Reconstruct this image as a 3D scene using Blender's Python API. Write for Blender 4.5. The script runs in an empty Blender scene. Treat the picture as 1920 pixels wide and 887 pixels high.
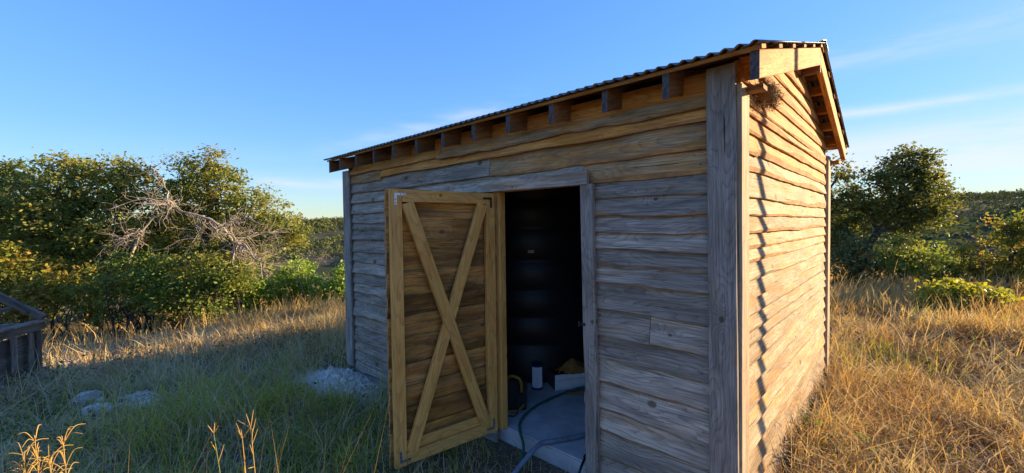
import bpy, bmesh, math, random
import numpy as np
from mathutils import Vector, Matrix, noise

random.seed(7)
rng = np.random.default_rng(7)
S = bpy.context.scene
COL = S.collection
R = math.radians

# ------------------------------------------------------------------ camera
cam_d = bpy.data.cameras.new('camera')
cam = bpy.data.objects.new('camera', cam_d)
COL.objects.link(cam)
cam_d.sensor_width = 36.0
cam_d.lens = 787.53 / 1920 * 36.0
cam_d.clip_start = 0.02
cam_d.clip_end = 9000
CAM = Vector((0.6726, -2.5383, 1.7495))
_yaw, _pit, _rol = R(43.2646), R(-1.5979), R(-0.7707)
_f = Vector((-math.sin(_yaw) * math.cos(_pit), math.cos(_yaw) * math.cos(_pit), math.sin(_pit)))
_r = Vector((math.cos(_yaw), math.sin(_yaw), 0))
_u = _r.cross(_f)
_r2 = _r * math.cos(_rol) + _u * math.sin(_rol)
_u2 = _u * math.cos(_rol) - _r * math.sin(_rol)
cam.matrix_world = Matrix(((_r2.x, _u2.x, -_f.x, CAM.x), (_r2.y, _u2.y, -_f.y, CAM.y),
                           (_r2.z, _u2.z, -_f.z, CAM.z), (0, 0, 0, 1)))
S.camera = cam

# ------------------------------------------------------------------ sky and sun
SUN_AZ = R(60)          # from +X towards +Y
SUN_EL = R(14.0)
W = bpy.data.worlds.new('World')
S.world = W
W.use_nodes = True
nt = W.node_tree
nt.nodes.clear()


def nd(tree, kind, **kw):
    n = tree.nodes.new(kind)
    for k, v in kw.items():
        if k.startswith('i_'):
            key = k[2:]
            n.inputs[int(key) if key.isdigit() else key].default_value = v
        else:
            setattr(n, k, v)
    return n


def lk(tree, a, b):
    tree.links.new(a, b)


def mth(tree, op, a, b=None, c=None, clamp=False):
    n = tree.nodes.new('ShaderNodeMath')
    n.operation = op
    n.use_clamp = clamp
    for i, v in enumerate((a, b, c)):
        if v is None:
            continue
        if isinstance(v, (int, float)):
            n.inputs[i].default_value = v
        else:
            tree.links.new(v, n.inputs[i])
    return n.outputs[0]


def mix(tree, fac, a, b, blend='MIX'):
    n = tree.nodes.new('ShaderNodeMix')
    n.data_type = 'RGBA'
    n.blend_type = blend
    for sock, v in ((n.inputs[0], fac), (n.inputs[6], a), (n.inputs[7], b)):
        if isinstance(v, (int, float)):
            sock.default_value = v
        elif isinstance(v, (tuple, list)):
            sock.default_value = tuple(v) + ((1,) if len(v) == 3 else ())
        else:
            tree.links.new(v, sock)
    return n.outputs[2]


def ramp(tree, fac, lo, hi, a=0.0, b=1.0):
    n = tree.nodes.new('ShaderNodeMapRange')
    n.interpolation_type = 'SMOOTHSTEP'
    tree.links.new(fac, n.inputs[0])
    n.inputs[1].default_value = lo
    n.inputs[2].default_value = hi
    n.inputs[3].default_value = a
    n.inputs[4].default_value = b
    return n.outputs[0]


out = nd(nt, 'ShaderNodeOutputWorld')
bg = nd(nt, 'ShaderNodeBackground', i_Strength=0.100)
sky = nd(nt, 'ShaderNodeTexSky', sky_type='NISHITA', sun_disc=False)
sky.sun_elevation = SUN_EL
sky.sun_rotation = R(90) - SUN_AZ
sky.altitude = 300
sky.air_density = 1.0
sky.dust_density = 0.15
sky.ozone_density = 3.0
tc = nd(nt, 'ShaderNodeTexCoord')
sx = nd(nt, 'ShaderNodeSeparateXYZ')
lk(nt, tc.outputs['Generated'], sx.inputs[0])
az = mth(nt, 'ARCTAN2', sx.outputs[1], sx.outputs[0])           # radians from +X
el = mth(nt, 'ARCSINE', sx.outputs[2])
cv = nd(nt, 'ShaderNodeCombineXYZ')
lk(nt, mth(nt, 'MULTIPLY', mth(nt, 'ADD', az, mth(nt, 'MULTIPLY', el, -0.5)), 2.2), cv.inputs[0])
lk(nt, mth(nt, 'MULTIPLY', el, 15.0), cv.inputs[1])
n1 = nd(nt, 'ShaderNodeTexNoise', i_Scale=1.35, i_Detail=8.0, i_Roughness=0.62, i_Distortion=0.35)
lk(nt, cv.outputs[0], n1.inputs['Vector'])
cv2 = nd(nt, 'ShaderNodeCombineXYZ')
lk(nt, mth(nt, 'MULTIPLY', az, 1.3), cv2.inputs[0])
lk(nt, mth(nt, 'MULTIPLY', el, 4.0), cv2.inputs[1])
n2 = nd(nt, 'ShaderNodeTexNoise', i_Scale=1.0, i_Detail=3.0)
lk(nt, cv2.outputs[0], n2.inputs['Vector'])


def streak(az0, el0, slope, width, half, soft, n_lo, n_hi):
    """long thin cloud lying along az, brightness broken up by the noise"""
    d = mth(nt, 'SUBTRACT', el, mth(nt, 'ADD', el0, mth(nt, 'MULTIPLY', mth(nt, 'SUBTRACT', az, az0), slope)))
    d = mth(nt, 'ADD', d, mth(nt, 'MULTIPLY', mth(nt, 'SUBTRACT', n2.outputs[0], 0.5), width * 1.5))
    g = mth(nt, 'POWER', 2.718, mth(nt, 'MULTIPLY', mth(nt, 'POWER', mth(nt, 'DIVIDE', d, width), 2.0), -1.0))
    w = ramp(nt, mth(nt, 'ABSOLUTE', mth(nt, 'SUBTRACT', az, az0)), half, half + soft, 1.0, 0.0)
    return mth(nt, 'MULTIPLY', mth(nt, 'MULTIPLY', g, w), ramp(nt, n1.outputs[0], n_lo, n_hi))


low = ramp(nt, el, 0.0, 0.20, 1.0, 0.0)                        # thin cloud gathers low over the horizon
cl = mth(nt, 'MULTIPLY', mth(nt, 'MULTIPLY', ramp(nt, n1.outputs[0], 0.25, 0.75), low), 0.30)
for a_, k_ in (((1.53, 0.190, 0.05, 0.010, 0.16, 0.10, 0.30, 0.62), 0.58), ((1.48, 0.297, -0.02, 0.030, 0.22, 0.15, 0.30, 0.75), 0.33),
               ((1.35, 0.110, 0.00, 0.045, 0.32, 0.20, 0.15, 0.58), 0.70), ((2.52, 0.228, -0.29, 0.022, 0.16, 0.12, 0.36, 0.66), 0.35),
               ((2.75, 0.095, 0.00, 0.010, 0.06, 0.10, 0.35, 0.60), 0.40), ((0.9, 0.24, 0.05, 0.03, 0.30, 0.20, 0.30, 0.70), 0.5),
               ((-0.9, 0.20, 0.03, 0.03, 0.50, 0.40, 0.30, 0.70), 0.5), ((-2.4, 0.26, 0.02, 0.025, 0.40, 0.30, 0.30, 0.70), 0.5)):
    cl = mth(nt, 'ADD', cl, mth(nt, 'MULTIPLY', streak(*a_), k_), clamp=True)
lum = nd(nt, 'ShaderNodeRGBToBW')
lk(nt, sky.outputs[0], lum.inputs[0])
# the whole sky rolls off softly towards its brightest part, as a camera records it
roll = mth(nt, 'DIVIDE', 1.86, mth(nt, 'ADD', 1.0, mth(nt, 'MULTIPLY', lum.outputs[0], 0.58)))
gm = nd(nt, 'ShaderNodeHueSaturation', i_Hue=0.513, i_Saturation=1.17)
lk(nt, roll, gm.inputs['Value'])
lk(nt, sky.outputs[0], gm.inputs['Color'])
lk(nt, mix(nt, cl, mix(nt, 1.0, gm.outputs[0], (0.93, 0.985, 1.07), 'MULTIPLY'), (2.5, 2.55, 2.65)), bg.inputs[0])
lk(nt, bg.outputs[0], out.inputs[0])

sun_d = bpy.data.lights.new('sun', 'SUN')
sun_d.energy = 4.2
sun_d.angle = R(0.53)
sun_d.color = (1.0, 0.75, 0.43)
sun = bpy.data.objects.new('sun', sun_d)
COL.objects.link(sun)
sdir = Vector((math.cos(SUN_AZ) * math.cos(SUN_EL), math.sin(SUN_AZ) * math.cos(SUN_EL), math.sin(SUN_EL)))
sun.rotation_euler = sdir.to_track_quat('Z', 'Y').to_euler()
sun.location = (8, 12, 6)

S.view_settings.view_transform = 'Standard'
S.view_settings.look = 'None'
S.view_settings.exposure = 1.90
S.view_settings.gamma = 1.0
S.render.engine = 'CYCLES'
S.cycles.use_denoising = True
S.cycles.max_bounces = 6
S.cycles.diffuse_bounces = 3
S.cycles.transparent_max_bounces = 6

# ------------------------------------------------------------------ helpers


def tag(o, label, cat, group=None):
    o['label'] = label
    o['category'] = cat
    if group:
        o['group'] = group
    return o


def mesh_obj(name, verts, faces, mat=None, parent=None, smooth=False, mats=None, midx=None):
    me = bpy.data.meshes.new(name)
    me.from_pydata([tuple(v) for v in verts], [], [tuple(f) for f in faces])
    for m in (mats or ([mat] if mat else [])):
        me.materials.append(m)
    if midx is not None:
        me.polygons.foreach_set('material_index', midx)
    if smooth:
        me.polygons.foreach_set('use_smooth', [True] * len(me.polygons))
    me.update()
    return link(name, me, parent)


def link(name, me, parent=None):
    o = bpy.data.objects.new(name, me)
    COL.objects.link(o)
    if parent is not None:
        attach(o, parent)
    return o


def wloc(p):
    v = Vector((0, 0, 0))
    while p is not None:
        v = v + Vector(p.location) if p.parent is None else v + Vector(p.location)
        if p.parent is not None:
            v = v + p.matrix_parent_inverse.translation
        p = p.parent
    return v


def attach(o, parent):
    o.parent = parent
    o.matrix_parent_inverse = Matrix.Translation(-wloc(parent))


def empty(name, loc, label, cat, group=None):
    e = bpy.data.objects.new(name, None)
    COL.objects.link(e)
    e.location = loc
    e.empty_display_size = 0.2
    return tag(e, label, cat, group)


def np_mesh(name, V, F, mat, smooth=False):
    """V (n,3) float, F (m,k) int -> mesh data, fast"""
    me = bpy.data.meshes.new(name)
    V = np.ascontiguousarray(V, dtype=np.float32)
    F = np.ascontiguousarray(F, dtype=np.int32)
    m, k = F.shape
    me.vertices.add(len(V))
    me.vertices.foreach_set('co', V.ravel())
    me.loops.add(m * k)
    me.loops.foreach_set('vertex_index', F.ravel())
    me.polygons.add(m)
    me.polygons.foreach_set('loop_start', np.arange(0, m * k, k, dtype=np.int32))
    if smooth:
        me.polygons.foreach_set('use_smooth', np.ones(m, dtype=bool))
    me.materials.append(mat)
    me.update(calc_edges=True)
    return me


def n1d(x, s=0.0):
    return noise.noise((x, s * 13.7 + 3.1, s * 5.3))


# ------------------------------------------------------------------ materials


def pbr(name, color, rough=0.7, metal=0.0, spec=0.3):
    m = bpy.data.materials.new(name)
    m.use_nodes = True
    b = m.node_tree.nodes['Principled BSDF']
    b.inputs['Base Color'].default_value = tuple(color) + (1,)
    b.inputs['Roughness'].default_value = rough
    b.inputs['Metallic'].default_value = metal
    b.inputs['Specular IOR Level'].default_value = spec
    return m


def noisy(name, ca, cb, scale=6.0, rough=0.8, bump=0.3, metal=0.0, spec=0.2, detail=6.0, bdist=0.01, stretch=None, rlo=None):
    m = pbr(name, ca, rough, metal, spec)
    t = m.node_tree
    b = t.nodes['Principled BSDF']
    c = nd(t, 'ShaderNodeTexCoord')
    src = c.outputs['Object']
    if stretch:
        mp = nd(t, 'ShaderNodeMapping')
        mp.inputs['Scale'].default_value = stretch
        lk(t, src, mp.inputs[0])
        src = mp.outputs[0]
    n = nd(t, 'ShaderNodeTexNoise', i_Scale=scale, i_Detail=detail, i_Roughness=0.65)
    lk(t, src, n.inputs['Vector'])
    f = ramp(t, n.outputs[0], 0.32, 0.68)
    lk(t, mix(t, f, ca, cb), b.inputs['Base Color'])
    if rlo is not None:
        lk(t, mth(t, 'ADD', mth(t, 'MULTIPLY', f, rough - rlo), rlo), b.inputs['Roughness'])
    bp = nd(t, 'ShaderNodeBump', i_Strength=bump, i_Distance=bdist)
    lk(t, n.outputs[0], bp.inputs['Height'])
    lk(t, bp.outputs[0], b.inputs['Normal'])
    return m


def wood(name, dark, light, warm, warm_amt=0.2, stain=0.5, knot_col=(0.05, 0.032, 0.02), rings=13.0, rough=0.8,
         bump=0.5, tone=0.35, knots=1.0, fibre=0.55, spec=0.15, kscale=0.36):
    """sawn board: local x along the grain, z across it"""
    m = pbr(name, light, rough, 0, spec)
    t = m.node_tree
    b = t.nodes['Principled BSDF']
    c = nd(t, 'ShaderNodeTexCoord')
    oi = nd(t, 'ShaderNodeObjectInfo')
    s = nd(t, 'ShaderNodeSeparateXYZ')
    lk(t, c.outputs['Object'], s.inputs[0])
    rnd = oi.outputs['Random']
    X = mth(t, 'ADD', s.outputs[0], mth(t, 'MULTIPLY', rnd, 61.0))
    Z = mth(t, 'ADD', mth(t, 'ADD', s.outputs[2], mth(t, 'MULTIPLY', s.outputs[1], 0.8)), mth(t, 'MULTIPLY', rnd, 23.0))

    def vec(ax, az_):
        v = nd(t, 'ShaderNodeCombineXYZ')
        lk(t, mth(t, 'MULTIPLY', X, ax), v.inputs[0])
        lk(t, mth(t, 'MULTIPLY', Z, az_), v.inputs[1])
        return v.outputs[0]
    # knots
    vo = nd(t, 'ShaderNodeTexVoronoi', voronoi_dimensions='2D', i_Scale=1.0)
    lk(t, vec(1 / kscale * 0.8, 1 / kscale), vo.inputs['Vector'])
    kd = mth(t, 'MULTIPLY', vo.outputs['Distance'], kscale)
    kr = nd(t, 'ShaderNodeSeparateColor')
    lk(t, vo.outputs['Color'], kr.inputs[0])
    size = mth(t, 'MULTIPLY', ramp(t, kr.outputs[0], 0.45, 1.0), 0.024 * knots)
    kmask = mth(t, 'SUBTRACT', 1.0, mth(t, 'DIVIDE', kd, mth(t, 'ADD', size, 0.0005)), clamp=True)
    kmask = ramp(t, kmask, 0.05, 0.45)
    kinf = mth(t, 'POWER', 2.718, mth(t, 'MULTIPLY', mth(t, 'POWER', mth(t, 'DIVIDE', kd, 0.05), 2.0), -1.0))
    kinf = mth(t, 'MULTIPLY', kinf, mth(t, 'MULTIPLY', size, 26.0))
    # growth rings: contour lines of a smooth field stretched along the board
    lf = nd(t, 'ShaderNodeTexNoise', noise_dimensions='2D', i_Scale=1.0, i_Detail=1.5, i_Roughness=0.4)
    lk(t, vec(1.3, 6.5), lf.inputs['Vector'])
    h = mth(t, 'ADD', mth(t, 'MULTIPLY', lf.outputs[0], 1.0), mth(t, 'ADD', mth(t, 'MULTIPLY', Z, 1.6), mth(t, 'MULTIPLY', kinf, 0.55)))
    wob = nd(t, 'ShaderNodeTexNoise', noise_dimensions='2D', i_Scale=1.0, i_Detail=2.0)
    lk(t, vec(14.0, 60.0), wob.inputs['Vector'])
    h = mth(t, 'ADD', h, mth(t, 'MULTIPLY', wob.outputs[0], 0.03))
    ring = mth(t, 'FRACT', mth(t, 'MULTIPLY', h, rings))
    ring = mth(t, 'POWER', ring, 3.2)
    fb = nd(t, 'ShaderNodeTexNoise', noise_dimensions='2D', i_Scale=1.0, i_Detail=5.0, i_Roughness=0.7)
    lk(t, vec(2.6, 105.0), fb.inputs['Vector'])
    fbr = ramp(t, fb.outputs[0], 0.34, 0.66)
    st = nd(t, 'ShaderNodeTexNoise', noise_dimensions='2D', i_Scale=1.0, i_Detail=4.0, i_Roughness=0.6)
    lk(t, vec(2.2, 9.0), st.inputs['Vector'])
    stn = ramp(t, st.outputs[0], 0.36, 0.66)
    wm = nd(t, 'ShaderNodeTexNoise', noise_dimensions='2D', i_Scale=1.0, i_Detail=4.0, i_Roughness=0.65)
    lk(t, vec(1.6, 13.0), wm.inputs['Vector'])
    g = mth(t, 'ADD', mth(t, 'MULTIPLY', ring, 1 - fibre), mth(t, 'MULTIPLY', fbr, fibre))
    col = mix(t, g, light, dark)
    col = mix(t, mth(t, 'MULTIPLY', ramp(t, wm.outputs[0], 0.62 - 0.45 * warm_amt, 0.80 - 0.25 * warm_amt), min(1.0, 0.45 + warm_amt)), col,
              mix(t, g, warm, tuple(v * 0.5 for v in warm)))
    col = mix(t, mth(t, 'MULTIPLY', stn, stain), col, tuple(v * 0.55 for v in dark))
    col = mix(t, mth(t, 'MULTIPLY', kmask, 0.85), col, mix(t, mth(t, 'FRACT', mth(t, 'MULTIPLY', kd, 220.0)), knot_col, tuple(min(1, v * 3) for v in knot_col)))
    # dark checks (drying cracks) running with the grain
    ck = nd(t, 'ShaderNodeTexNoise', noise_dimensions='2D', i_Scale=1.0, i_Detail=2.0)
    lk(t, vec(1.8, 55.0), ck.inputs['Vector'])
    crack = ramp(t, ck.outputs[0], 0.735, 0.76)
    col = mix(t, mth(t, 'MULTIPLY', crack, 0.8), col, tuple(v * 0.25 for v in dark))
    tint = mth(t, 'ADD', mth(t, 'MULTIPLY', mth(t, 'FRACT', mth(t, 'MULTIPLY', rnd, 7.31)), tone), 1.0 - tone * 0.5)
    hv = nd(t, 'ShaderNodeHueSaturation')
    lk(t, tint, hv.inputs['Value'])
    lk(t, col, hv.inputs['Color'])
    lk(t, hv.outputs[0], b.inputs['Base Color'])
    bp = nd(t, 'ShaderNodeBump', i_Strength=bump, i_Distance=0.003)
    hh = mth(t, 'SUBTRACT', mth(t, 'ADD', mth(t, 'MULTIPLY', fbr, 0.5), mth(t, 'MULTIPLY', ring, -0.35)), mth(t, 'MULTIPLY', crack, 1.2))
    lk(t, mth(t, 'ADD', hh, mth(t, 'MULTIPLY', kmask, 0.4)), bp.inputs['Height'])
    lk(t, bp.outputs[0], b.inputs['Normal'])
    return m


M = {}
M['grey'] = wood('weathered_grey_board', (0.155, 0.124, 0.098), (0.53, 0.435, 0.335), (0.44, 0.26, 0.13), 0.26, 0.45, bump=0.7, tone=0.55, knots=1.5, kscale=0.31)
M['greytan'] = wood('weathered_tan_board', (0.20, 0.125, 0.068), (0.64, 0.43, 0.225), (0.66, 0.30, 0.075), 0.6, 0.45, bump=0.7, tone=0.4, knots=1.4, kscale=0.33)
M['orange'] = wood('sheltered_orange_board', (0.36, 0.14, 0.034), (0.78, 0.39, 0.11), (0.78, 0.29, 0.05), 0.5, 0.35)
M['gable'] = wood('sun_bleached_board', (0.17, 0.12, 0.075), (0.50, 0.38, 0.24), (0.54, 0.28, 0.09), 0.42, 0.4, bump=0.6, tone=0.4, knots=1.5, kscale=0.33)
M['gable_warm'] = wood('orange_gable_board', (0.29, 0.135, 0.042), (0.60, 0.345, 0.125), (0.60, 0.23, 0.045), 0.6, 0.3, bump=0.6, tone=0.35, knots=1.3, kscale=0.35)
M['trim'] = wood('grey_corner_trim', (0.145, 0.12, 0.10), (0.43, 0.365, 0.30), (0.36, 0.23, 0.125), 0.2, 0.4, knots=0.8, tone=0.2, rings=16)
M['trim_lit'] = wood('sunlit_corner_trim', (0.23, 0.17, 0.11), (0.46, 0.36, 0.25), (0.42, 0.25, 0.12), 0.30, 0.25, knots=0.3, tone=0.1, rings=16)  # gable-side copy of the trim, sunlight mixed into its colour
M['wane'] = noisy('waney_edge_wood', (0.50, 0.26, 0.10), (0.27, 0.135, 0.055), 14.0, 0.9, 0.9, stretch=(0.35, 1, 1), bdist=0.012)
M['wane_grey'] = noisy('weathered_waney_edge', (0.34, 0.255, 0.175), (0.16, 0.115, 0.08), 14.0, 0.9, 0.9, stretch=(0.35, 1, 1), bdist=0.012)
M['pine'] = wood('yellow_pine', (0.50, 0.215, 0.05), (0.80, 0.43, 0.115), (0.78, 0.34, 0.065), 0.3, 0.18, knot_col=(0.09, 0.035, 0.012), rings=9, bump=0.15, tone=0.12, knots=0.75, fibre=0.5, rough=0.55, spec=0.3)
M['doorplank'] = wood('rough_brown_plank', (0.15, 0.072, 0.027), (0.52, 0.28, 0.095), (0.66, 0.30, 0.065), 0.55, 0.6, rings=9, tone=0.9)
M['rafter'] = wood('dark_brown_rafter', (0.13, 0.066, 0.033), (0.32, 0.17, 0.08), (0.34, 0.16, 0.06), 0.4, 0.5, tone=0.5)
M['endgrain'] = noisy('grey_end_grain', (0.13, 0.125, 0.125), (0.055, 0.05, 0.05), 40.0, 0.9, 0.5)
M['stud'] = wood('inner_stud', (0.16, 0.10, 0.055), (0.32, 0.22, 0.12), (0.3, 0.18, 0.09), 0.3, 0.4)
M['oldwood'] = wood('old_dark_timber', (0.10, 0.076, 0.057), (0.34, 0.265, 0.20), (0.24, 0.15, 0.085), 0.3, 0.6, tone=0.6)
M['metal'] = noisy('galvanised_sheet', (0.30, 0.295, 0.28), (0.17, 0.16, 0.15), 9.0, 0.5, 0.05, metal=0.85, spec=0.4, rlo=0.3)
M['zinc'] = noisy('zinc_plate', (0.72, 0.74, 0.74), (0.58, 0.60, 0.60), 30.0, 0.42, 0.02, metal=0.5)
M['zinc_dull'] = noisy('dull_zinc_plate', (0.24, 0.26, 0.28), (0.13, 0.14, 0.15), 50.0, 0.5, 0.05, metal=0.5)
M['black_iron'] = pbr('black_iron', (0.018, 0.018, 0.02), 0.55)
M['rust'] = pbr('rusty_nail', (0.06, 0.032, 0.02), 0.8)
M['concrete'] = noisy('concrete', (0.54, 0.525, 0.50), (0.38, 0.365, 0.34), 5.0, 0.9, 0.25, detail=10.0)
M['tank'] = noisy('black_polyethylene', (0.014, 0.014, 0.015), (0.010, 0.010, 0.011), 3.0, 0.45, 0.05, spec=0.35)
M['sticker'] = pbr('pale_sticker', (0.62, 0.62, 0.60), 0.6)
M['sticker_ink'] = pbr('sticker_ink', (0.08, 0.08, 0.08), 0.7)
M['pleat'] = noisy('white_filter_paper', (0.78, 0.79, 0.80), (0.66, 0.68, 0.70), 20.0, 0.8, 0.05)
M['navy'] = pbr('navy_rubber', (0.016, 0.03, 0.07), 0.5)
M['card'] = noisy('white_cardboard', (0.74, 0.74, 0.72), (0.60, 0.60, 0.585), 7.0, 0.85, 0.1)
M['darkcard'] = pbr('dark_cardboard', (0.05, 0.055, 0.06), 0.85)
M['tan_cloth'] = noisy('tan_leather', (0.36, 0.17, 0.045), (0.25, 0.11, 0.03), 14.0, 0.8, 0.3)
M['green_hose'] = noisy('green_hose_rubber', (0.035, 0.14, 0.10), (0.02, 0.09, 0.07), 30.0, 0.5, 0.05)
M['grey_pipe'] = noisy('grey_pipe_plastic', (0.20, 0.235, 0.27), (0.13, 0.15, 0.18), 14.0, 0.5, 0.05)
M['black_rubber'] = pbr('black_rubber', (0.014, 0.014, 0.015), 0.6)
M['yellow'] = pbr('yellow_plastic', (0.30, 0.15, 0.015), 0.45)
M['blacknylon'] = noisy('black_nylon', (0.02, 0.02, 0.021), (0.035, 0.034, 0.033), 60.0, 0.85, 0.3)
M['stone'] = noisy('white_limestone', (0.66, 0.58, 0.46), (0.42, 0.36, 0.28), 9.0, 0.9, 0.7, detail=8.0, bdist=0.02)
M['gravel'] = noisy('caliche_gravel', (0.76, 0.67, 0.53), (0.50, 0.43, 0.34), 16.0, 0.95, 0.8, detail=8.0, bdist=0.02)
M['nest'] = noisy('nest_straw', (0.26, 0.15, 0.06), (0.13, 0.07, 0.03), 40.0, 0.95, 0.5)
M['bark'] = noisy('oak_bark', (0.085, 0.07, 0.055), (0.04, 0.033, 0.026), 22.0, 0.95, 0.9, stretch=(1, 1, 0.3), bdist=0.02)
M['deadwood'] = noisy('bleached_deadwood', (0.38, 0.32, 0.25), (0.22, 0.18, 0.135), 16.0, 0.9, 0.6, stretch=(1, 1, 0.4), bdist=0.01)
M['pole_steel'] = noisy('dull_steel', (0.30, 0.30, 0.29), (0.20, 0.20, 0.19), 12.0, 0.6, 0.1, metal=0.6)


def leafmat(name, cols, trans=0.42, patch=1.4, spec=0.25, rough=0.55, tcol=None):
    """cols: list of base colours spread over the leaves at random, plus soft patches through the crown"""
    m = bpy.data.materials.new(name)
    m.use_nodes = True
    t = m.node_tree
    b = t.nodes['Principled BSDF']
    o = t.nodes['Material Output']
    geo = nd(t, 'ShaderNodeNewGeometry')
    cr = nd(t, 'ShaderNodeValToRGB')
    e = cr.color_ramp.elements
    n = len(cols)
    while len(e) < n:
        e.new(0.5)
    for i, c in enumerate(cols):
        e[i].position = i / max(1, n - 1)
        e[i].color = tuple(c) + (1,)
    tcd = nd(t, 'ShaderNodeTexCoord')
    no = nd(t, 'ShaderNodeTexNoise', i_Scale=patch, i_Detail=3.0)
    lk(t, tcd.outputs['Object'], no.inputs['Vector'])
    f = mth(t, 'ADD', mth(t, 'MULTIPLY', geo.outputs['Random Per Island'], 0.5), mth(t, 'MULTIPLY', ramp(t, no.outputs[0], 0.33, 0.67), 0.5))
    lk(t, f, cr.inputs[0])
    lk(t, cr.outputs[0], b.inputs['Base Color'])
    b.inputs['Roughness'].default_value = rough
    b.inputs['Specular IOR Level'].default_value = spec
    tr = nd(t, 'ShaderNodeBsdfTranslucent')
    hs = nd(t, 'ShaderNodeHueSaturation', i_Saturation=1.1, i_Value=1.25)
    lk(t, cr.outputs[0], hs.inputs['Color'])
    lk(t, hs.outputs[0], tr.inputs[0])
    mx = nd(t, 'ShaderNodeMixShader')
    mx.inputs[0].default_value = trans
    lk(t, b.outputs[0], mx.inputs[1])
    lk(t, tr.outputs[0], mx.inputs[2])
    lk(t, mx.outputs[0], o.inputs[0])
    return m


M['oak_leaf'] = leafmat('live_oak_leaf', [(0.105, 0.142, 0.031), (0.189, 0.209, 0.041), (0.283, 0.271, 0.055), (0.231, 0.179, 0.054)])
M['oak_leaf2'] = leafmat('deep_oak_leaf', [(0.06, 0.086, 0.021), (0.107, 0.13, 0.03), (0.174, 0.173, 0.039), (0.242, 0.188, 0.048)])
M['bush_yellow'] = leafmat('yellow_green_leaf', [(0.094, 0.134, 0.027), (0.175, 0.201, 0.034), (0.268, 0.241, 0.04), (0.349, 0.175, 0.054)])
M['bush_green'] = leafmat('mid_green_leaf', [(0.101, 0.154, 0.034), (0.167, 0.221, 0.042), (0.245, 0.26, 0.053), (0.206, 0.168, 0.052)])
M['bush_lime'] = leafmat('lime_green_leaf', [(0.157, 0.257, 0.043), (0.257, 0.354, 0.059), (0.354, 0.433, 0.078)], trans=0.42)
M['bush_dull'] = leafmat('dull_green_leaf', [(0.082, 0.112, 0.04), (0.122, 0.15, 0.053), (0.181, 0.194, 0.066)])
M['bush_gold'] = leafmat('golden_green_leaf', [(0.197, 0.218, 0.034), (0.31, 0.307, 0.04), (0.368, 0.335, 0.053)], trans=0.42)
M['far_leaf'] = leafmat('far_wood_leaf', [(0.081, 0.106, 0.039), (0.13, 0.147, 0.05), (0.178, 0.178, 0.063)], trans=0.10, patch=0.05, spec=0.02, rough=0.9)
M['dry'] = leafmat('dry_grass', [(0.314, 0.198, 0.074), (0.443, 0.294, 0.11), (0.543, 0.382, 0.153), (0.429, 0.382, 0.159)], trans=0.35, patch=0.8, rough=0.7)
M['straw'] = leafmat('pale_straw', [(0.396, 0.297, 0.154), (0.506, 0.396, 0.22), (0.55, 0.451, 0.275)], trans=0.3, patch=0.8, rough=0.7)
M['russet'] = leafmat('russet_grass', [(0.31, 0.174, 0.063), (0.414, 0.245, 0.089), (0.483, 0.335, 0.139)], trans=0.35, patch=0.7, rough=0.7)
M['shade_dry'] = leafmat('shaded_dry_grass', [(0.387, 0.256, 0.123), (0.569, 0.374, 0.181), (0.6, 0.522, 0.26), (0.478, 0.394, 0.158)], trans=0.3, patch=0.8, rough=0.7)  # dry grass recoloured for the shaded side, lifted to make up for shade
M['green_grass'] = leafmat('green_grass', [(0.202, 0.231, 0.037), (0.302, 0.324, 0.05), (0.472, 0.416, 0.07), (0.6, 0.438, 0.095)], trans=0.35, patch=0.9, rough=0.6)
M['gold_head'] = leafmat('golden_seed_head', [(0.5, 0.322, 0.091), (0.6, 0.414, 0.13)], trans=0.35)
M['green_stem'] = leafmat('green_stem', [(0.20, 0.24, 0.06), (0.30, 0.30, 0.08)], trans=0.2)


def groundmat():
    m = pbr('soil_and_thatch', (0.13, 0.10, 0.07), 0.95, 0, 0.1)
    t = m.node_tree
    b = t.nodes['Principled BSDF']
    c = nd(t, 'ShaderNodeTexCoord')
    a = nd(t, 'ShaderNodeTexNoise', i_Scale=0.9, i_Detail=8.0, i_Roughness=0.65)
    lk(t, c.outputs['Object'], a.inputs['Vector'])
    d = nd(t, 'ShaderNodeTexNoise', i_Scale=22.0, i_Detail=8.0, i_Roughness=0.75)
    lk(t, c.outputs['Object'], d.inputs['Vector'])
    col = mix(t, ramp(t, a.outputs[0], 0.35, 0.65), (0.20, 0.152, 0.095), (0.29, 0.23, 0.145))
    col = mix(t, ramp(t, d.outputs[0], 0.35, 0.7), (0.10, 0.078, 0.052), col)
    far = nd(t, 'ShaderNodeTexNoise', i_Scale=0.02, i_Detail=8.0, i_Roughness=0.7)
    lk(t, c.outputs['Object'], far.inputs['Vector'])
    sp = nd(t, 'ShaderNodeVectorMath', operation='LENGTH')
    lk(t, c.outputs['Object'], sp.inputs[0])
    fm = ramp(t, sp.outputs['Value'], 18.0, 45.0)
    col = mix(t, fm, col, mix(t, ramp(t, far.outputs[0], 0.4, 0.6), (0.035, 0.045, 0.02), (0.075, 0.07, 0.04)))
    lk(t, col, b.inputs['Base Color'])
    bp = nd(t, 'ShaderNodeBump', i_Strength=0.8, i_Distance=0.03)
    lk(t, d.outputs[0], bp.inputs['Height'])
    lk(t, bp.outputs[0], b.inputs['Normal'])
    return m


M['ground'] = groundmat()

# ------------------------------------------------------------------ terrain: flat hilltop, valley, far wooded ridges


def sm(a, b, x):
    t = np.clip((x - a) / (b - a), 0, 1)
    return t * t * (3 - 2 * t)


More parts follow.
